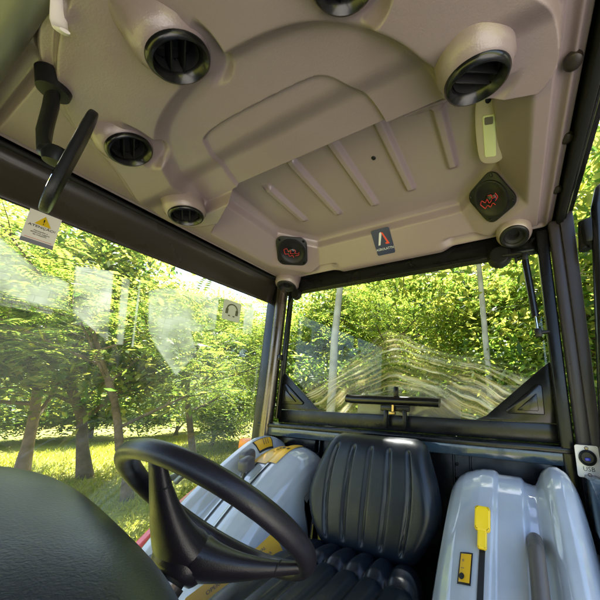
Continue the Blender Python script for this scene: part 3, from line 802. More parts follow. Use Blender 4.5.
# cushion
nv, nu = 100, 120
XC = np.zeros((nv, nu)); YC = XC.copy(); ZC = XC.copy(); ZD = XC.copy()
for i, s in enumerate(np.linspace(-1, 1, nv)):
    y = .665+.205*np.sin(s*PI/2); sn = abs(np.sin(s*PI/2))
    w = .232*(1-.20*max(0, (y-.70)/.2)) * (1-.5*max(0, sn-.90)/.1)
    x = w*np.sin(U_ := np.linspace(-1, 1, nu)*PI/2); un = np.abs(np.sin(U_))
    edge = np.clip(1-un**5, 0, 1)**.5*(1-sn**6)**.5
    g = np.zeros(nu)
    for gx in (-.135, -.068, 0, .068, .135): g += np.exp(-((x-gx*(1-.2*max(0, (y-.7)/.2)))/.011)**2)
    cross = math.exp(-((y-.735)/.012)**2)
    roll = .026*np.cos((x/.067)*PI)*0
    ZC[i] = -.525+.080*edge - .016*g*edge - .013*cross*edge + .03*sst(.6, 1, un)*edge
    ZD[i] = -.525-.055*edge
    XC[i] = -.470+x; YC[i] = y
Xb = np.concatenate([XC, XC[:, ::-1]], 1); Yb = np.concatenate([YC, YC[:, ::-1]], 1); Zb = np.concatenate([ZC, ZD[:, ::-1]], 1)
grid_mesh('cushion', Xb, Yb, Zb, M['vinyl'], seat, smooth=180, wrap=True)
bm = bmesh.new()
for x in (-.555, -.385): box(bm, (x, .925, -.53), (.030, .016, .24), .003)
box(bm, (-.47, .93, -.56), (.20, .012, .05), .003); box(bm, (-.47, .90, -.585), (.32, .06, .02), .004)
obj('back_bracket', bm, M['blackgloss'], seat)
bm = bmesh.new()
for x in (-.53, -.505, -.44, -.415): tube(bm, [(x, .908, -.58), (x, .912, -.46)], .007, 10)
obj('spring', bm, M['chrome'], seat)
bm = bmesh.new(); box(bm, (-.47, .70, -.64), (.36, .34, .10), .015); box(bm, (-.47, .70, -.845), (.30, .30, .29), .03); obj('pedestal', bm, M['rubber'], seat)

# ================================================================== fender consoles
FP = catmull([(1.105, -.46), (1.09, -.36), (1.06, -.285), (1.00, -.245), (.93, -.245), (.86, -.280), (.78, -.335), (.70, -.400), (.62, -.480), (.55, -.575), (.50, -.69), (.47, -.85), (.46, -.99)], 7)
FP = np.array(FP)
tg = np.gradient(FP, axis=0); tg /= np.linalg.norm(tg, axis=1)[:, None]
FN = np.stack([tg[:, 1], -tg[:, 0]], 1)
FN = np.where((FN[:, 1] < 0)[:, None] & (FP[:, 0] < 1.07)[:, None], -FN, FN)
if FN[20, 1] < 0: FN = -FN
CU = [0, .015, .05, .10, .16, .22, .27, .305, .32, .36, .40, .415, .50, .60, .615, .66, .72, .78, .86, .92, .965, .99, 1.0]
CH = [-.11, -.045, .008, .040, .053, .050, .034, .008, -.006, -.003, .0, .012, .013, .013,   .023, .024, .023, .018, .008, -.006, -.026, -.055, -.30]
def fender_pt(side, i, u, lift=0.0):
    h = float(np.interp(u, CU, CH))+lift
    p = FP[i]; n = FN[i]
    if u > .985: h_side = 0
    y, z = p[0]+n[0]*h, p[1]+n[1]*h
    x = (-1.135+u*.375) if side < 0 else (.150-u*.365)
    return V((x, y, z))
def make_fender(side, parent):
    us = np.unique(np.concatenate([np.linspace(0, .06, 7), np.linspace(.06, .985, 130), [.985, .99, .995, 1.0]]))
    n = len(FP); X = np.zeros((n, len(us))); Y = X.copy(); Z = X.copy()
    hs = np.interp(us, CU, CH)
    # smooth the section a little
    k = np.array([1, 2, 3, 2, 1.])/9; hp_ = np.pad(hs, 2, mode='edge'); sm = np.convolve(hp_, k, 'valid'); m_ = us < .96; hs = np.where(m_, sm, hs)
    for i in range(n):
        X[i] = (-1.135+us*.375) if side < 0 else (.150-us*.365)
        Y[i] = FP[i, 0]+FN[i, 0]*hs; Z[i] = FP[i, 1]+FN[i, 1]*hs
        last = us > .993
        Y[i][last] = np.minimum(np.maximum(Y[i][last], .5), 1.1); Z[i][last] = np.minimum(Z[i][last], FP[i, 1]-.05)
        Y[i][-1] = FP[i, 0]; Z[i][-1] = -.99
    return grid_mesh('fender_body', X, Y, Z, M['fender'], parent, smooth=50)
def idx(y): # profile index whose Y is nearest, on the top run
    r = [i for i in range(len(FP)) if FP[i, 0] < 1.02]
    return min(r, key=lambda i: abs(FP[i, 0]-y))
def ribbon(side, u0, u1, i0, i1, lift, name, mat, parent, nu_=6):
    us = np.linspace(u0, u1, nu_); rows = list(range(i0, i1+1))
    X = np.zeros((len(rows), nu_)); Y = X.copy(); Z = X.copy()
    for a, i in enumerate(rows):
        for b, u in enumerate(us):
            p = fender_pt(side, i, u, lift); X[a, b], Y[a, b], Z[a, b] = p
    return grid_mesh(name, X, Y, Z, mat, parent, smooth=180)

fl = empty('fender_console', (-.95, .75, -.9), 'glossy pale grey left fender console with two knob levers in slots', 'fender console', 'fender consoles beside the seat')
make_fender(-1, fl)
ribbon(-1, .46, .482, idx(.93), idx(.55), .0025, 'lever_slot', M['slot'], fl)
ribbon(-1, .655, .677, idx(.90), idx(.60), .0025, 'lever_slot', M['slot'], fl)
for u, yy in ((.38, .815), (.52, .785)):
    i = idx(yy); p = fender_pt(-1, i, u); q = p+V((0, .010, .055)); up = (q-p).normalized()
    bm = bmesh.new(); tube(bm, [p-up*.01, q], .006, 10); lv = obj('lever', bm, M['blackgloss'], fl)
    bm = bmesh.new(); box(bm, q+up*.012, (.046, .058, .052), .018, rotm(.2, 0, .2), seg=4); obj('knob', bm, M['greylever'], lv, smooth=60)
bm = bmesh.new(); tube(bm, [fender_pt(-1, i, .982, .010) for i in range(idx(.62), len(FP), 2)], .007, 10); obj('edge_trim', bm, M['rubber'], fl)
bm = bmesh.new(); i = idx(.60); box(bm, fender_pt(-1, i, .30, .012), (.05, .022, .016), .006, rotm(-.8, 0, .5)); obj('latch', bm, M['greylever'], fl)

def label_on_fender(side, u0, u1, y0, y1, lab, text_rows, border=True, mat=None):
    i0, i1 = idx(y0), idx(y1)
    pc_ = fender_pt(side, (i0+i1)//2, (u0+u1)/2)
    t = empty('warning_label', pc_, lab, 'label')
    if border: ribbon(side, u0-.008, u1+.008, i0, i1, .0022, 'border', M['inkblack'], t, 12)
    us = np.linspace(u0, u1, 12); n = 10
    X = np.zeros((n, 12)); Y = X.copy(); Z = X.copy()
    for a in range(n):
        f = i0+(i1-i0)*(.06+.88*a/(n-1)) if border else i0+(i1-i0)*a/(n-1)
        k = int(f); fr = f-k
        for b, u in enumerate(us):
            p = fender_pt(side, k, u, .0036).lerp(fender_pt(side, min(k+1, len(FP)-1), u, .0036), fr); X[a, b], Y[a, b], Z[a, b] = p
    grid_mesh('backing', X, Y, Z, mat or M['lyellow'], t, smooth=180)
    return t, i0, i1
def fender_frame(side, i, u, lift):
    p = fender_pt(side, i, u, lift); pu = fender_pt(side, i, u+.02*(1 if side < 0 else -1), lift); ps_ = fender_pt(side, i-1, u, lift)
    x = (pu-p).normalized(); y = (ps_-p); n = x.cross(y).normalized()
    return frame4(p, n, x)
t, i0, i1 = label_on_fender(-1, .235, .305, .985, .915, 'small yellow instruction plate standing highest on the left fender, near its bulged rim', 0)
m4 = fender_frame(-1, (i0+i1)//2, .27, .006)
text_mesh('XXXXX\nXXXXX\nXXXXX'.replace('X', '≡'), .011, M['inkgrey'], 'lettering', t, m4)
t, i0, i1 = label_on_fender(-1, .335, .74, .99, .86, 'large yellow instruction label wrapped across the top of the left fender', 0, border=False)
for u, s in ((.40, '+ –'), (.53, '↑\n○\n↓'), (.66, '■  ■')):
    text_mesh(s, .016, M['inkblack'], 'lettering', t, fender_frame(-1, (i0+i1)//2, u, .0048))

fr_ = empty('fender_console', (-.05, .75, -.9), 'glossy pale grey right fender console with grey brown grab rail and yellow lever', 'fender console', 'fender consoles beside the seat')
make_fender(1, fr_)
ribbon(1, .655, .69, idx(.77), idx(.47), .0025, 'lever_slot', M['slot'], fr_)
i = idx(.775); p = fender_pt(1, i, .672)
bm = bmesh.new(); m4 = frame4(p+V((0, 0, .022)), (0, -.85, .55), (1, 0, 0))
prism(bm, rrect(.036, .052, .008), .018, m4 @ Matrix.Translation((0, .010, 0)), .004)
prism(bm, rrect(.021, .040, .005), .015, m4 @ Matrix.Translation((0, -.030, .0015)), .003)
obj('lever_knob', bm, M['yellow'], fr_)
bm = bmesh.new(); 
pts = [fender_pt(1, idx(.80), .37, -.005), fender_pt(1, idx(.79), .37, .020), fender_pt(1, idx(.77), .37, .042), fender_pt(1, idx(.74), .37, .050), fender_pt(1, idx(.62), .37, .050), fender_pt(1, idx(.55), .37, .045), fender_pt(1, idx(.50), .37, -.01)]
tube(bm, catmull(pts, 6), .0165, 18); obj('grab_rail', bm, M['greyrubber'], fr_)
t, i0, i1 = label_on_fender(1, .735, .80, .745, .705, 'small black edged yellow label beside the yellow lever on the right fender', 0)
m4 = fender_frame(1, (i0+i1)//2, .782, .006)
bm = bmesh.new(); lathe(bm, [(0, .001), (.006, .0008), (.006, 0)], 18, m4 @ Matrix.Translation((0, -.018, 0))); obj('dot', bm, M['inkblack'], t)
text_mesh('–\n◦\n–', .014, M['inkgrey'], 'lettering', t, m4 @ Matrix.Translation((0, .012, 0)))

# yellow label on the console's inner side, by the seat
m4 = frame4((-.748, .655, -.505), V((1, -.25, .75)), (0, 1, .15))
yl = empty('warning_label', m4.translation, 'long yellow warning label with rows of print between left fender and seat cushion', 'label')
bm = bmesh.new(); prism(bm, rrect(.26, .085, .006), .001, m4); obj('backing', bm, M['lyellow'], yl)
for k, s in enumerate(('OPERADOR LEIA O MANUAL', 'ANTES DE OPERAR A MAQUINA', 'USE O CINTO DE SEGURANCA')):
    text_mesh(s, .0135, M['inkgrey'], 'lettering', yl, m4 @ Matrix.Translation((0, .020-.022*k, .0014)))

# ================================================================== USB socket plate
m4 = frame4((.176, 1.018, -.170), (-.10, -1, .05), (1, 0, 0))
us_ = empty('usb_socket', m4.translation, 'white plate with round blue USB port on the right rear pillar', 'usb socket')
bm = bmesh.new(); prism(bm, rrect(.058, .088, .006), .006, m4, .0015); obj('plate', bm, M['usbwhite'], us_)
bm = bmesh.new(); lathe(bm, [(.0215, 0), (.022, .004), (.017, .006), (.015, .002), (0, .002)], 30, m4 @ Matrix.Translation((0, .010, .006))); obj('port_ring', bm, M['plastic'], us_)
bm = bmesh.new(); box(bm, m4 @ V((0, .006, .010)), (.013, .004, .008), .001); obj('port', bm, M['blueglow'], us_)
text_mesh('USB', .017, M['inkblack'], 'lettering', us_, m4 @ Matrix.Translation((0, -.021, .0064)))
for y in (.036, -.036):
    bm = bmesh.new(); lathe(bm, [(0, .003), (.004, .0025), (.0055, 0)], 14, m4 @ Matrix.Translation((0, y, .006))); obj('screw', bm, M['steel'], us_)

# ================================================================== open right door
dr = empty('cab_door', (.25, .98, -.9), 'black framed cab door swung open behind the right rear pillar', 'door')
dx = V((.97, .24, 0)).normalized()
def dp(u, z): return V((.205+.075*(z+.2)/.85, .955, 0))+dx*u+V((0, 0, z))
bm = bmesh.new()
path = [dp(0, -.95), dp(0, -.3), dp(0, .3), dp(0, .60), dp(.012, .665), dp(.045, .70), dp(.10, .712), dp(.6, .72), dp(1.0, .72), dp(1.04, .68), dp(1.05, .3), dp(1.05, -.9), dp(1.0, -.95), dp(.1, -.95)]
tube(bm, path, .020, 14, flat=.8); obj('door_frame', bm, M['blackgloss'], dr)
bm = bmesh.new(); b = [dp(.01, -.9), dp(1.04, -.9), dp(1.04, .70), dp(.03, .68)]
for s in (-.0025, .0025): pass
vs = [bm.verts.new(p) for p in b]; f = bm.faces.new(vs); e = bmesh.ops.extrude_face_region(bm, geom=[f])
for v in e['geom']:
    if isinstance(v, bmesh.types.BMVert): v.co += V((-.24, .97, 0))*.004
obj('pane', bm, glass_mat('smoked_door_glass', (.16, .16, .17), 1.2, 1.5), dr, smooth=None)
for z in (.53, -.42):
    bm = bmesh.new(); box(bm, dp(-.012, z)+V((0, .03, 0)), (.050, .070, .085), .010); tube(bm, [dp(-.03, z-.05)+V((0, .04, 0)), dp(-.03, z+.05)+V((0, .04, 0))], .016, 14); obj('hinge', bm, M['plastic'], dr)

# ================================================================== outer left fender and lights
of = empty('rear_fender', (-1.5, .8, -.9), 'thin red edge of the outer tractor fender just outside the left window', 'fender')
us = np.linspace(0, 1, 24); n = len(FP)
X = np.zeros((n, 24)); Y = X.copy(); Z = X.copy()
hh = np.interp(us, [0, .15, .3, .7, .85, 1], [-.05, -.008, .0, .0, -.008, -.05])
for i in range(n):
    X[i] = -1.365+us*.075; Y[i] = FP[i, 0]-.02+FN[i, 0]*hh; Z[i] = FP[i, 1]-.150+FN[i, 1]*hh
grid_mesh('fender_body', X, Y, Z, M['redpaint'], of, smooth=50)
bm = bmesh.new(); box(bm, (-1.36, 1.13, -.27), (.10, .05, .06), .01); obj('reflector', bm, M['orange'], of)
bm = bmesh.new(); box(bm, (-1.36, .80, -.345), (.07, .09, .03), .008, rotm(.7)); obj('chrome_bracket', bm, M['chrome'], of)
bm = bmesh.new(); tube(bm, [(-1.34, .72, -.36), (-1.34, .84, -.33)], .012, 12); obj('black_handle', bm, M['plastic'], of)

# ================================================================== OUTDOORS
GZ = -2.1
m, nt, out = new_mat('lawn_and_earth')
p = nt.nodes.new('ShaderNodeBsdfPrincipled'); p.inputs['Roughness'].default_value = .9; nt.links.new(p.outputs[0], out.inputs[0])
tc = nt.nodes.new('ShaderNodeTexCoord'); n1 = nt.nodes.new('ShaderNodeTexNoise'); n1.inputs['Scale'].default_value = .5; n1.inputs['Detail'].default_value = 8
n2 = nt.nodes.new('ShaderNodeTexNoise'); n2.inputs['Scale'].default_value = 14; n2.inputs['Detail'].default_value = 8
nt.links.new(tc.outputs['Object'], n1.inputs['Vector']); nt.links.new(tc.outputs['Object'], n2.inputs['Vector'])
r1 = nt.nodes.new('ShaderNodeValToRGB'); e = r1.color_ramp.elements; e[0].position = .35; e[0].color = (.25, .28, .025, 1); e[1].position = .68; e[1].color = (.38, .34, .05, 1)
r2 = nt.nodes.new('ShaderNodeValToRGB'); e = r2.color_ramp.elements; e[0].position = .3; e[0].color = (.45, .45, .45, 1); e[1].position = .7; e[1].color = (1, 1, 1, 1)
mm = nt.nodes.new('ShaderNodeMix'); mm.data_type = 'RGBA'; mm.blend_type = 'MULTIPLY'; mm.inputs[0].default_value = 1
nt.links.new(n1.outputs[0], r1.inputs[0]); nt.links.new(n2.outputs[0], r2.inputs[0]); nt.links.new(r1.outputs[0], mm.inputs[6]); nt.links.new(r2.outputs[0], mm.inputs[7]); nt.links.new(mm.outputs[2], p.inputs['Base Color'])
LAWN = m
bm = bmesh.new(); vs = [bm.verts.new(c) for c in ((-250, -250, GZ), (250, -250, GZ), (250, 250, GZ), (-250, 250, GZ))]; bm.faces.new(vs)
tag(obj('ground', bm, LAWN, None, smooth=None), 'sunlit yellow green lawn under the trees around the tractor', 'ground', kind='structure')
bm = bmesh.new(); vs = [bm.verts.new(c) for c in ((.6, -7, GZ+.006), (8.4, -7, GZ+.006), (8.4, 6.5, GZ+.006), (.6, 6.5, GZ+.006))]; bm.faces.new(vs)  # unseen yard, added to bounce sunlight up to the headliner
tag(obj('added_pavement', bm, principled('pale_bounce_concrete', (.52, .48, .42), .85, var=.25, vscale=2.5, bump=.3, bscale=40, bdist=.005), None, smooth=None), 'unseen pale concrete yard added beside the open right door to bounce light', 'added_pavement', kind='structure')

# grass tufts
rg = np.random.default_rng(4)
def grass(n, x0, x1, y0, y1):
    x = rg.uniform(x0, x1, n); y = rg.uniform(y0, y1, n); h = rg.uniform(.05, .16, n); a = rg.uniform(0, 2*PI, n); w = rg.uniform(.008, .018, n)
    lx, ly = rg.normal(0, .06, n), rg.normal(0, .06, n)
    P = np.zeros((n, 3, 3)); P[:, 0] = np.stack([x+w*np.cos(a), y+w*np.sin(a), np.full(n, GZ)], 1); P[:, 1] = np.stack([x-w*np.cos(a), y-w*np.sin(a), np.full(n, GZ)], 1); P[:, 2] = np.stack([x+lx, y+ly, GZ+h], 1)
    me = bpy.data.meshes.new('grass'); me.from_pydata(P.reshape(-1, 3).tolist(), [], np.arange(3*n).reshape(-1, 3).tolist()); return me
GRM = leaf_mat('grass_blades', [(.12, .18, .015), (.2, .24, .025), (.3, .28, .04)], [(.35, .42, .03), (.6, .55, .06)], .45)
g = finish('grass', grass(26000, -15, -2.5, 1.5, 9), GRM, None, None, False)
tag(g, 'yellow green grass blades of the lawn', 'grass', kind='stuff')

# trees -------------------------------------------------------------
def leaves_mesh(centres, per, spread, size, droop, seed, aspect=.42, fold=.25):
    g = np.random.default_rng(seed); centres = np.array(centres)
    n = len(centres)*per
    P = np.repeat(centres, per, 0)+g.normal(0, 1, (n, 3))*np.array(spread)
    d = g.normal(0, 1, (n, 3)); d[:, 2] = d[:, 2]*.5-droop; d /= np.linalg.norm(d, axis=1)[:, None]
    up = np.array([0, 0, 1.])+g.normal(0, .45, (n, 3)); s = np.cross(d, up); s /= np.linalg.norm(s, axis=1)[:, None]+1e-9
    nn = np.cross(s, d)
    L = size*g.uniform(.6, 1.25, n)[:, None]; W = L*aspect*.5
    V0 = P; V1 = P+d*L*.45+s*W-nn*W*fold; V2 = P+d*L-nn*L*.12; V3 = P+d*L*.45-s*W-nn*W*fold
    vs = np.stack([V0, V1, V2, V3], 1).reshape(-1, 3)
    b = np.arange(n)*4
    fs = np.concatenate([np.stack([b, b+1, b+2], 1), np.stack([b, b+2, b+3], 1)])
    me = bpy.data.meshes.new('leaves'); me.from_pydata(vs.tolist(), [], fs.tolist()); return me
def pinnate_mesh(centres, per, spread, flen, pairs, leaflet, seed, droop=.35):
    g = np.random.default_rng(seed); centres = np.array(centres); VS = []; FS = []; k = 0
    for c in centres:
        for _ in range(per):
            p = c+g.normal(0, 1, 3)*np.array(spread); d = g.normal(0, 1, 3); d[2] = d[2]*.4; d /= np.linalg.norm(d)
            s = np.cross(d, (0, 0, 1.)); s /= np.linalg.norm(s)+1e-9
            L = flen*g.uniform(.7, 1.2)
            for j in range(pairs):
                f = (j+1)/pairs; q = p+d*L*f-np.array([0, 0, 1])*droop*L*f*f
                dd = d*.5+np.array([0, 0, -droop*f])
                for sg_ in (-1, 1):
                    l = leaflet*(1-.35*abs(f-.4)); t = s*sg_+dd*.6; t = t/np.linalg.norm(t)*l; w = d*l*.16
                    VS += [q, q+t*.5+w, q+t+np.array([0, 0, -.15*l]), q+t*.5-w]; FS += [(k, k+1, k+2, k+3)]; k += 4
    me = bpy.data.meshes.new('leaves'); me.from_pydata([tuple(v) for v in VS], [], FS); return me

def branchy(h, r, seed, levels, first, nb, ang, wob=.15, fork=False, len0=.55):
    """trunk with limbs; returns bmesh and the tip points"""
    g = random.Random(seed); bm = bmesh.new(); tips = []
    def grow(p, d, L, r, lev):
        n = 7 if lev == 0 else 5; pts = [p]; q = p.copy(); dd = d.copy(); rad = [r]
        for i in range(n):
            dd = (dd+V((g.gauss(0, wob), g.gauss(0, wob), g.gauss(0, wob*.5)+(.05 if lev else .03)))).normalized()
            q = q+dd*L/n; pts.append(q.copy()); rad.append(r*(1-.62*(i+1)/n))
        if lev == 0: rad[0] = r*1.35
        tube(bm, pts, rad, 10 if lev == 0 else 6, caps=False)
        if lev >= levels:
            tips.extend([tuple(pts[-1]), tuple(pts[-2]), tuple(pts[len(pts)//2])]); return
        cnt = nb if lev == 0 else max(2, nb-2)
        for k in range(cnt):
            f = first+(1-first)*(k+.6)/cnt if lev == 0 else .35+.6*(k+.5)/cnt
            j = min(n-1, int(f*n)); b = pts[j].lerp(pts[j+1], f*n-j)
            az = g.uniform(0, 2*PI) if lev else 2*PI*k*.382+g.uniform(-.4, .4)
            a = ang+g.gauss(0, .18)
            side = V((math.cos(az), math.sin(az), 0)); nd = (dd*0+V((0, 0, 1))*math.cos(a)+side*math.sin(a)) if lev == 0 else (d*math.cos(a)+(side-d*side.dot(d)).normalized()*math.sin(a))
            grow(b, nd.normalized(), L*len0*g.uniform(.75, 1.15)*(1-.25*(f-first)), rad[j]*.55, lev+1)
        tips.append(tuple(pts[-1]))
    grow(V((0, 0, 0)), V((g.gauss(0, .06), g.gauss(0, .06), 1)).normalized(), h, r, 0)
    return bm, tips

LEAF_A = leaf_mat('broad_leaf', [(.018, .05, .014), (.045, .095, .022), (.09, .13, .03), (.17, .18, .04)], [(.10, .22, .03), (.26, .38, .05), (.46, .50, .07), (.70, .64, .12)], .55)
LEAF_B = leaf_mat('feather_leaf', [(.03, .075, .016), (.065, .12, .025), (.13, .16, .04)], [(.16, .32, .04), (.36, .48, .06), (.60, .60, .10)], .55)
LEAF_C = leaf_mat('bush_leaf', [(.02, .055, .014), (.055, .11, .024), (.12, .155, .04)], [(.12, .26, .03), (.32, .46, .05), (.58, .60, .10)], .55)
LEAF_D = leaf_mat('far_leaf', [(.05, .09, .03), (.10, .14, .045), (.17, .19, .06)], [(.3, .42, .09), (.6, .62, .15)], .55)

def tree_proto(name, kind, seed, bark):
    root = empty(name, (0, 0, 0))
    if kind == 'broad':
        bm, tips = branchy(5.0, .115, seed, 2, .22, 10, 1.08, .13)
        me = leaves_mesh(tips, 84, (.45, .45, .36), .20, .25, seed); mt = LEAF_A
    elif kind == 'canopy':
        bm, tips = branchy(7.4, .095, seed, 2, .60, 10, 1.1, .05, len0=.46)
        me = leaves_mesh(tips, 60, (.5, .5, .35), .22, .25, seed); mt = LEAF_A
    elif kind == 'feather':
        bm, tips = branchy(4.6, .085, seed, 2, .35, 8, .95, .10)
        me = pinnate_mesh(tips, 9, (.35, .35, .25), .42, 8, .11, seed); mt = LEAF_B
    elif kind == 'bush':
        bm, tips = branchy(1.6, .06, seed, 2, .05, 9, .75, .16, len0=.8)
        me = leaves_mesh(tips, 120, (.28, .28, .26), .13, .1, seed); mt = LEAF_C
    elif kind == 'fernbush':
        bm, tips = branchy(1.7, .05, seed, 2, .05, 8, .7, .14, len0=.8)
        me = pinnate_mesh(tips, 7, (.25, .25, .22), .42, 8, .12, seed); mt = LEAF_B
    else:
        bm, tips = branchy(8.0, .24, seed, 2, .22, 10, 1.0, .12)
        me = leaves_mesh(tips, 120, (.75, .75, .6), .30, .15, seed, aspect=.6); mt = LEAF_D
    obj('trunk', bm, bark, root, smooth=60)
    finish('crown', me, mt, root, None, True)
    return root
used = set()
def put(src, x, y, rz, s, label, cat, group, sz=None, tilt=0.0):
    first = src.name not in used; used.add(src.name)
    ax_ = V((x, y, 0)).normalized()
    m = Matrix.Translation((x, y, GZ)) @ Matrix.Rotation(-tilt, 4, ax_) @ rotm(0, 0, rz) @ Matrix.Diagonal((s, s, sz or s, 1))
    r = place_tree(src, m, label, cat, group, first); r.scale = (s, s, sz or s)
    return r
B1 = tree_proto('broadleaf_tree', 'broad', 11, M['bark']); B2 = tree_proto('broadleaf_tree', 'broad', 23, M['barkpink'])
F1 = tree_proto('feathery_tree', 'feather', 5, M['bark']); F2 = tree_proto('feathery_tree', 'feather', 9, M['bark'])
U1 = tree_proto('leafy_bush', 'bush', 31, M['bark']); U2 = tree_proto('airy_bush', 'bush', 38, M['bark'])
D1 = tree_proto('tall_tree', 'far', 41, M['bark']); D2 = tree_proto('tall_tree', 'far', 47, M['barkpale'])
GT = 'trees beside the tractor'
put(B1, -9.74, 3.55, .4, 1.05, 'thick brown trunked broadleaf tree left of the steering wheel, by the cowl', 'tree', GT, tilt=.24)
put(B2, -11.2, 2.9, 2.1, 1.0, 'pinkish trunked broadleaf tree at the far left, above the dashboard cowl', 'tree', GT, tilt=.24)
put(F1, -7.14, 3.3, .9, 1.0, 'slender feathery tree standing just left of the steering wheel rim', 'tree', GT, tilt=.05, sz=.80)
put(F2, -8.6, 5.4, 2.2, 1.15, 'feathery light green tree behind the steering wheel rim', 'tree', GT, tilt=.05, sz=.85)
put(F1, -7.6, 7.4, 3.6, 1.2, 'feathery tree just left of the left rear pillar', 'tree', GT, sz=.9)
put(B2, -10.4, .45, 4.4, .92, 'broadleaf tree with branches behind the warning sticker', 'tree', GT, tilt=.24)
put(B1, -6.6, 9.2, 5.1, 1.05, 'broadleaf tree seen right beside the left rear pillar through the rear window', 'tree', GT)
put(F2, -3.6, 8.6, .3, 1.15, 'feathery tree in the middle left of the rear window', 'tree', GT)
put(B2, -1.5, 9.6, 1.2, 1.1, 'broadleaf tree behind the middle right of the rear window', 'tree', GT)
put(F1, .35, 8.4, 2.9, 1.1, 'feathery tree behind the gas strut', 'tree', GT)
put(B1, 1.9, 8.2, 3.3, 1.0, 'broadleaf tree seen between right pillar and open door', 'tree', GT)
bushes = [(-5.6, 6.6, U2), (-4.6, 6.3, U1), (-3.5, 6.9, U2), (-2.1, 6.1, U1), (-.9, 6.9, U2), (.3, 6.0, U1), (1.4, 6.6, U2), (2.5, 7.4, U1)]
for i, (x, y, u) in enumerate(bushes):
    lab = ['airy bush low behind the left gusset of the rear window', 'leafy bush low behind the left part of the rear window', 'airy bush behind the pale palm trunk base', 'leafy bush behind the left end of the window handle', 'airy bush behind the middle of the window handle', 'leafy bush behind the right end of the window handle', 'airy bush behind the right gusset of the rear window', 'leafy bush seen right of the right rear pillar'][i]
    put(u, x, y, i*1.3, .95+.12*(i % 3), lab, 'bush', 'bushes behind the tractor')
far = [(-36, 4.0), (-35, 11.5), (-31, 18.5), (-26, 23), (-19, 26), (-9.5, 18.5), (-5.5, 19.5), (-2, 19), (1.5, 19.5), (5, 18), (-37, -2.0), (-33, 15)]
names = ['far left edge of the woods', 'left woods beyond the lawn', 'woods above the steering wheel', 'woods left of the left rear pillar', 'woods right at the left rear pillar', 'woods behind the palm trunk', 'woods left of the rear window centre', 'woods behind the rear window centre', 'woods behind the gas strut', 'woods right of the right rear pillar', 'leftmost woods above the cowl', 'the lawn edge above the wheel']
for i, (x, y) in enumerate(far):
    put(D1 if i % 2 else D2, x, y, i*1.7, (1.05 if x < -15 else 1.0)+.1*(i % 3), 'tall tree among the '+names[i] if i != 11 else 'tall tree at the far lawn edge above the wheel', 'tree', 'tall trees of the woods')

hedge = [(-11.2, 7.6, 1.2), (-15.5, 8.6, 1.3), (-17.5, 6.2, 1.4), (-18, 3.4, 1.3), (-30, 1, 2.3), (-31, 5, 2.5), (-30, 9, 2.4), (-29, 13, 2.5), (-27, 17, 2.4), (-24, 20, 2.5), (-20, 22, 2.4), (-33, 3, 2.6), (-32, 7, 2.6)]
hl = ['bush on the lawn close to the left of the left rear pillar', 'rounded bush in the lawn just above the right part of the steering wheel rim', 'rounded bush in the lawn above the top of the steering wheel rim', 'rounded bush in the lawn behind the slender trunk', 'leftmost hedge bush at the far lawn edge', 'hedge bush at the far lawn edge behind the thick brown trunk', 'hedge bush at the far lawn edge behind the slender trunk', 'hedge bush at the far lawn edge above the wheel rim', 'hedge bush at the far lawn edge left of the rear pillar', 'hedge bush at the far lawn edge beside the rear pillar', 'hedge bush at the far lawn edge hidden partly by the rear pillar', 'hedge bush in the second row behind the thick trunk', 'hedge bush in the second row behind the slender trunk']
for i, (x, y, k) in enumerate(hedge): put((U1, U2)[i % 2], x, y, i*1.9, k, hl[i], 'bush', 'hedge bushes at the far lawn edge' if i > 3 else 'rounded bushes on the lawn', sz=k*.75)

put(B2, 2.35, 6.0, .6, 1.2, 'tall broadleaf tree at the far right, above the open door', 'tree', GT)
# palms with bare trunks
def palm(x, y, h, r, lab, seed):
    g = random.Random(seed); root = empty('palm_tree', (x, y, GZ), lab, 'palm', None)
    bm = bmesh.new(); n = 26; lean = g.uniform(-.05, .05)
    tube(bm, [(x+lean*(k/n)**2*h, y, GZ+h*k/n) for k in range(n+1)], [r*(1.25 if k == 0 else 1-.25*k/n+(.03 if k % 2 else 0)) for k in range(n+1)], 14); obj('trunk', bm, M['barkpale'], root, smooth=60)
    top = np.array([x+lean*h, y, GZ+h]); VS = []; FS = []; k = 0
    for f in range(16):
        a = f*2*PI/16+g.uniform(-.15, .15); el = g.uniform(.1, 1.0); d = np.array([math.cos(a)*math.cos(el), math.sin(a)*math.cos(el), math.sin(el)]); L = g.uniform(1.5, 2.1); s = np.array([-math.sin(a), math.cos(a), 0])
        for j in range(26):
            t = (j+1)/26; q = top+d*L*t-np.array([0, 0, 1])*L*.55*t*t
            for sg_ in (-1, 1):
                l = .45*(1-.6*abs(t-.45)); tip = q+(s*sg_+d*.5)*l*.8+np.array([0, 0, -.35*l]); w = d*.018
                VS += [q-w, q+w, tip]; FS += [(k, k+1, k+2)]; k += 3
    me = bpy.data.meshes.new('crown'); me.from_pydata([tuple(v) for v in VS], [], FS); finish('crown', me, LEAF_B, root, None, True)
K1 = tree_proto('pale_trunk_tree', 'canopy', 61, M['barkpale'])
put(K1, -3.16, 4.4, .7, 1.0, 'tree with pale bare trunk behind the left part of the rear window', 'tree', GT)  # its high crown is shaped to overhang and shade the cab
palm(-.42, 5.4, 7.0, .06, 'palm with pale trunk behind the upper right of the rear window', 8)

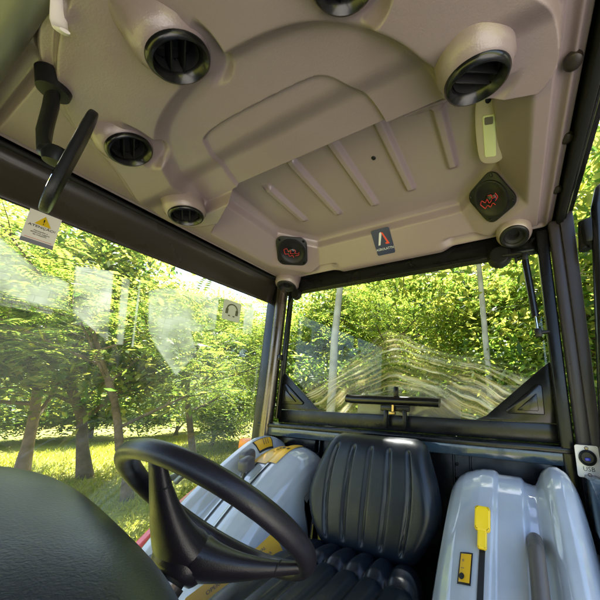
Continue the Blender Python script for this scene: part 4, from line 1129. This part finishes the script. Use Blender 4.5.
# pale house across the yard, which the left window mirrors
hs_ = empty('garden_house', (8.5, 4.5, GZ), 'pale two storey garden house across the yard, mirrored in the left window', 'house')
bm = bmesh.new()
box(bm, (8.7, 4.6, GZ+1.85), (.25, 9.0, 3.7), .01); obj('lower_wall', bm, M['darkpost'], hs_)
for y0, y1, z0, z1 in ((1.3, 2.55, 1.9, 3.9), (2.95, 4.1, 1.75, 4.25), (4.4, 6.85, 2.15, 4.45), (7.5, 8.6, 2.2, 4.4)):
    bm = bmesh.new(); box(bm, (8.5, (y0+y1)/2, (z0+z1)/2), (.12, y1-y0, z1-z0), .01); obj('wall_panel', bm, M['brick'], hs_)
bm = bmesh.new(); box(bm, (8.45, 4.25, 3.0), (.10, .10, 2.3), .01); obj('column', bm, M['wall'], hs_)
bm = bmesh.new(); box(bm, (10, 4.6, 4.85), (3.4, 9.6, .18), .02, rotm(0, .2)); obj('roof', bm, M['roofing'], hs_)
bm = bmesh.new(); box(bm, (10.6, 4.6, 2.9), (.2, 9.0, 3.6), .01); obj('back_wall', bm, M['darkpost'], hs_)

# ================================================================== light, world, camera
w = bpy.data.worlds.new('World'); S.world = w; w.use_nodes = True
nt = w.node_tree; bg = nt.nodes['Background']
sky = nt.nodes.new('ShaderNodeTexSky'); sky.sky_type = 'NISHITA'; sky.sun_disc = False
sd = V((-.30, .33, .895)).normalized()
sky.sun_elevation = math.asin(sd.z); sky.sun_rotation = math.atan2(sd.x, sd.y); sky.altitude = 200; sky.air_density = 1.0; sky.dust_density = 2.0; sky.ozone_density = 1.0
nt.links.new(sky.outputs[0], bg.inputs[0]); bg.inputs[1].default_value = .12
su = bpy.data.lights.new('sun', 'SUN'); su.energy = 5.0; su.angle = math.radians(.5); su.color = (1, .975, .94)
so = bpy.data.objects.new('sun', su); COL.objects.link(so); so.rotation_euler = sd.to_track_quat('Z', 'Y').to_euler(); so.location = sd*30

cd = bpy.data.cameras.new('camera'); co = bpy.data.objects.new('camera', cd); COL.objects.link(co)
F = 272.; PPX, PPY = 390., 335.
cd.sensor_width = 36; cd.sensor_fit = 'HORIZONTAL'; cd.lens = 36*F/600
cd.shift_x = (300-PPX)/600; cd.shift_y = (PPY-300)/600
R_ = Matrix(((0.91063324, 0.41260506, 0.02245375), (-0.07156164, 0.21099059, -0.97486507), (-0.40697179, 0.88613771, 0.22166174)))
right, down, fwd = V(R_[0]), V(R_[1]), V(R_[2])
mw = Matrix((right, -down, -fwd)).transposed().to_4x4(); co.matrix_world = mw
cd.clip_start = .01; cd.clip_end = 1000
S.camera = co
S.view_settings.view_transform = 'Standard'; S.view_settings.look = 'None'; S.view_settings.gamma = 1; S.view_settings.use_curve_mapping = False
S.view_settings.exposure = 2.7
S.cycles.use_denoising = True
S.cycles.max_bounces = 10; S.cycles.transparent_max_bounces = 24; S.cycles.diffuse_bounces = 6; S.cycles.glossy_bounces = 5
S.cycles.caustics_reflective = False; S.cycles.caustics_refractive = False
S.cycles.sample_clamp_indirect = 6
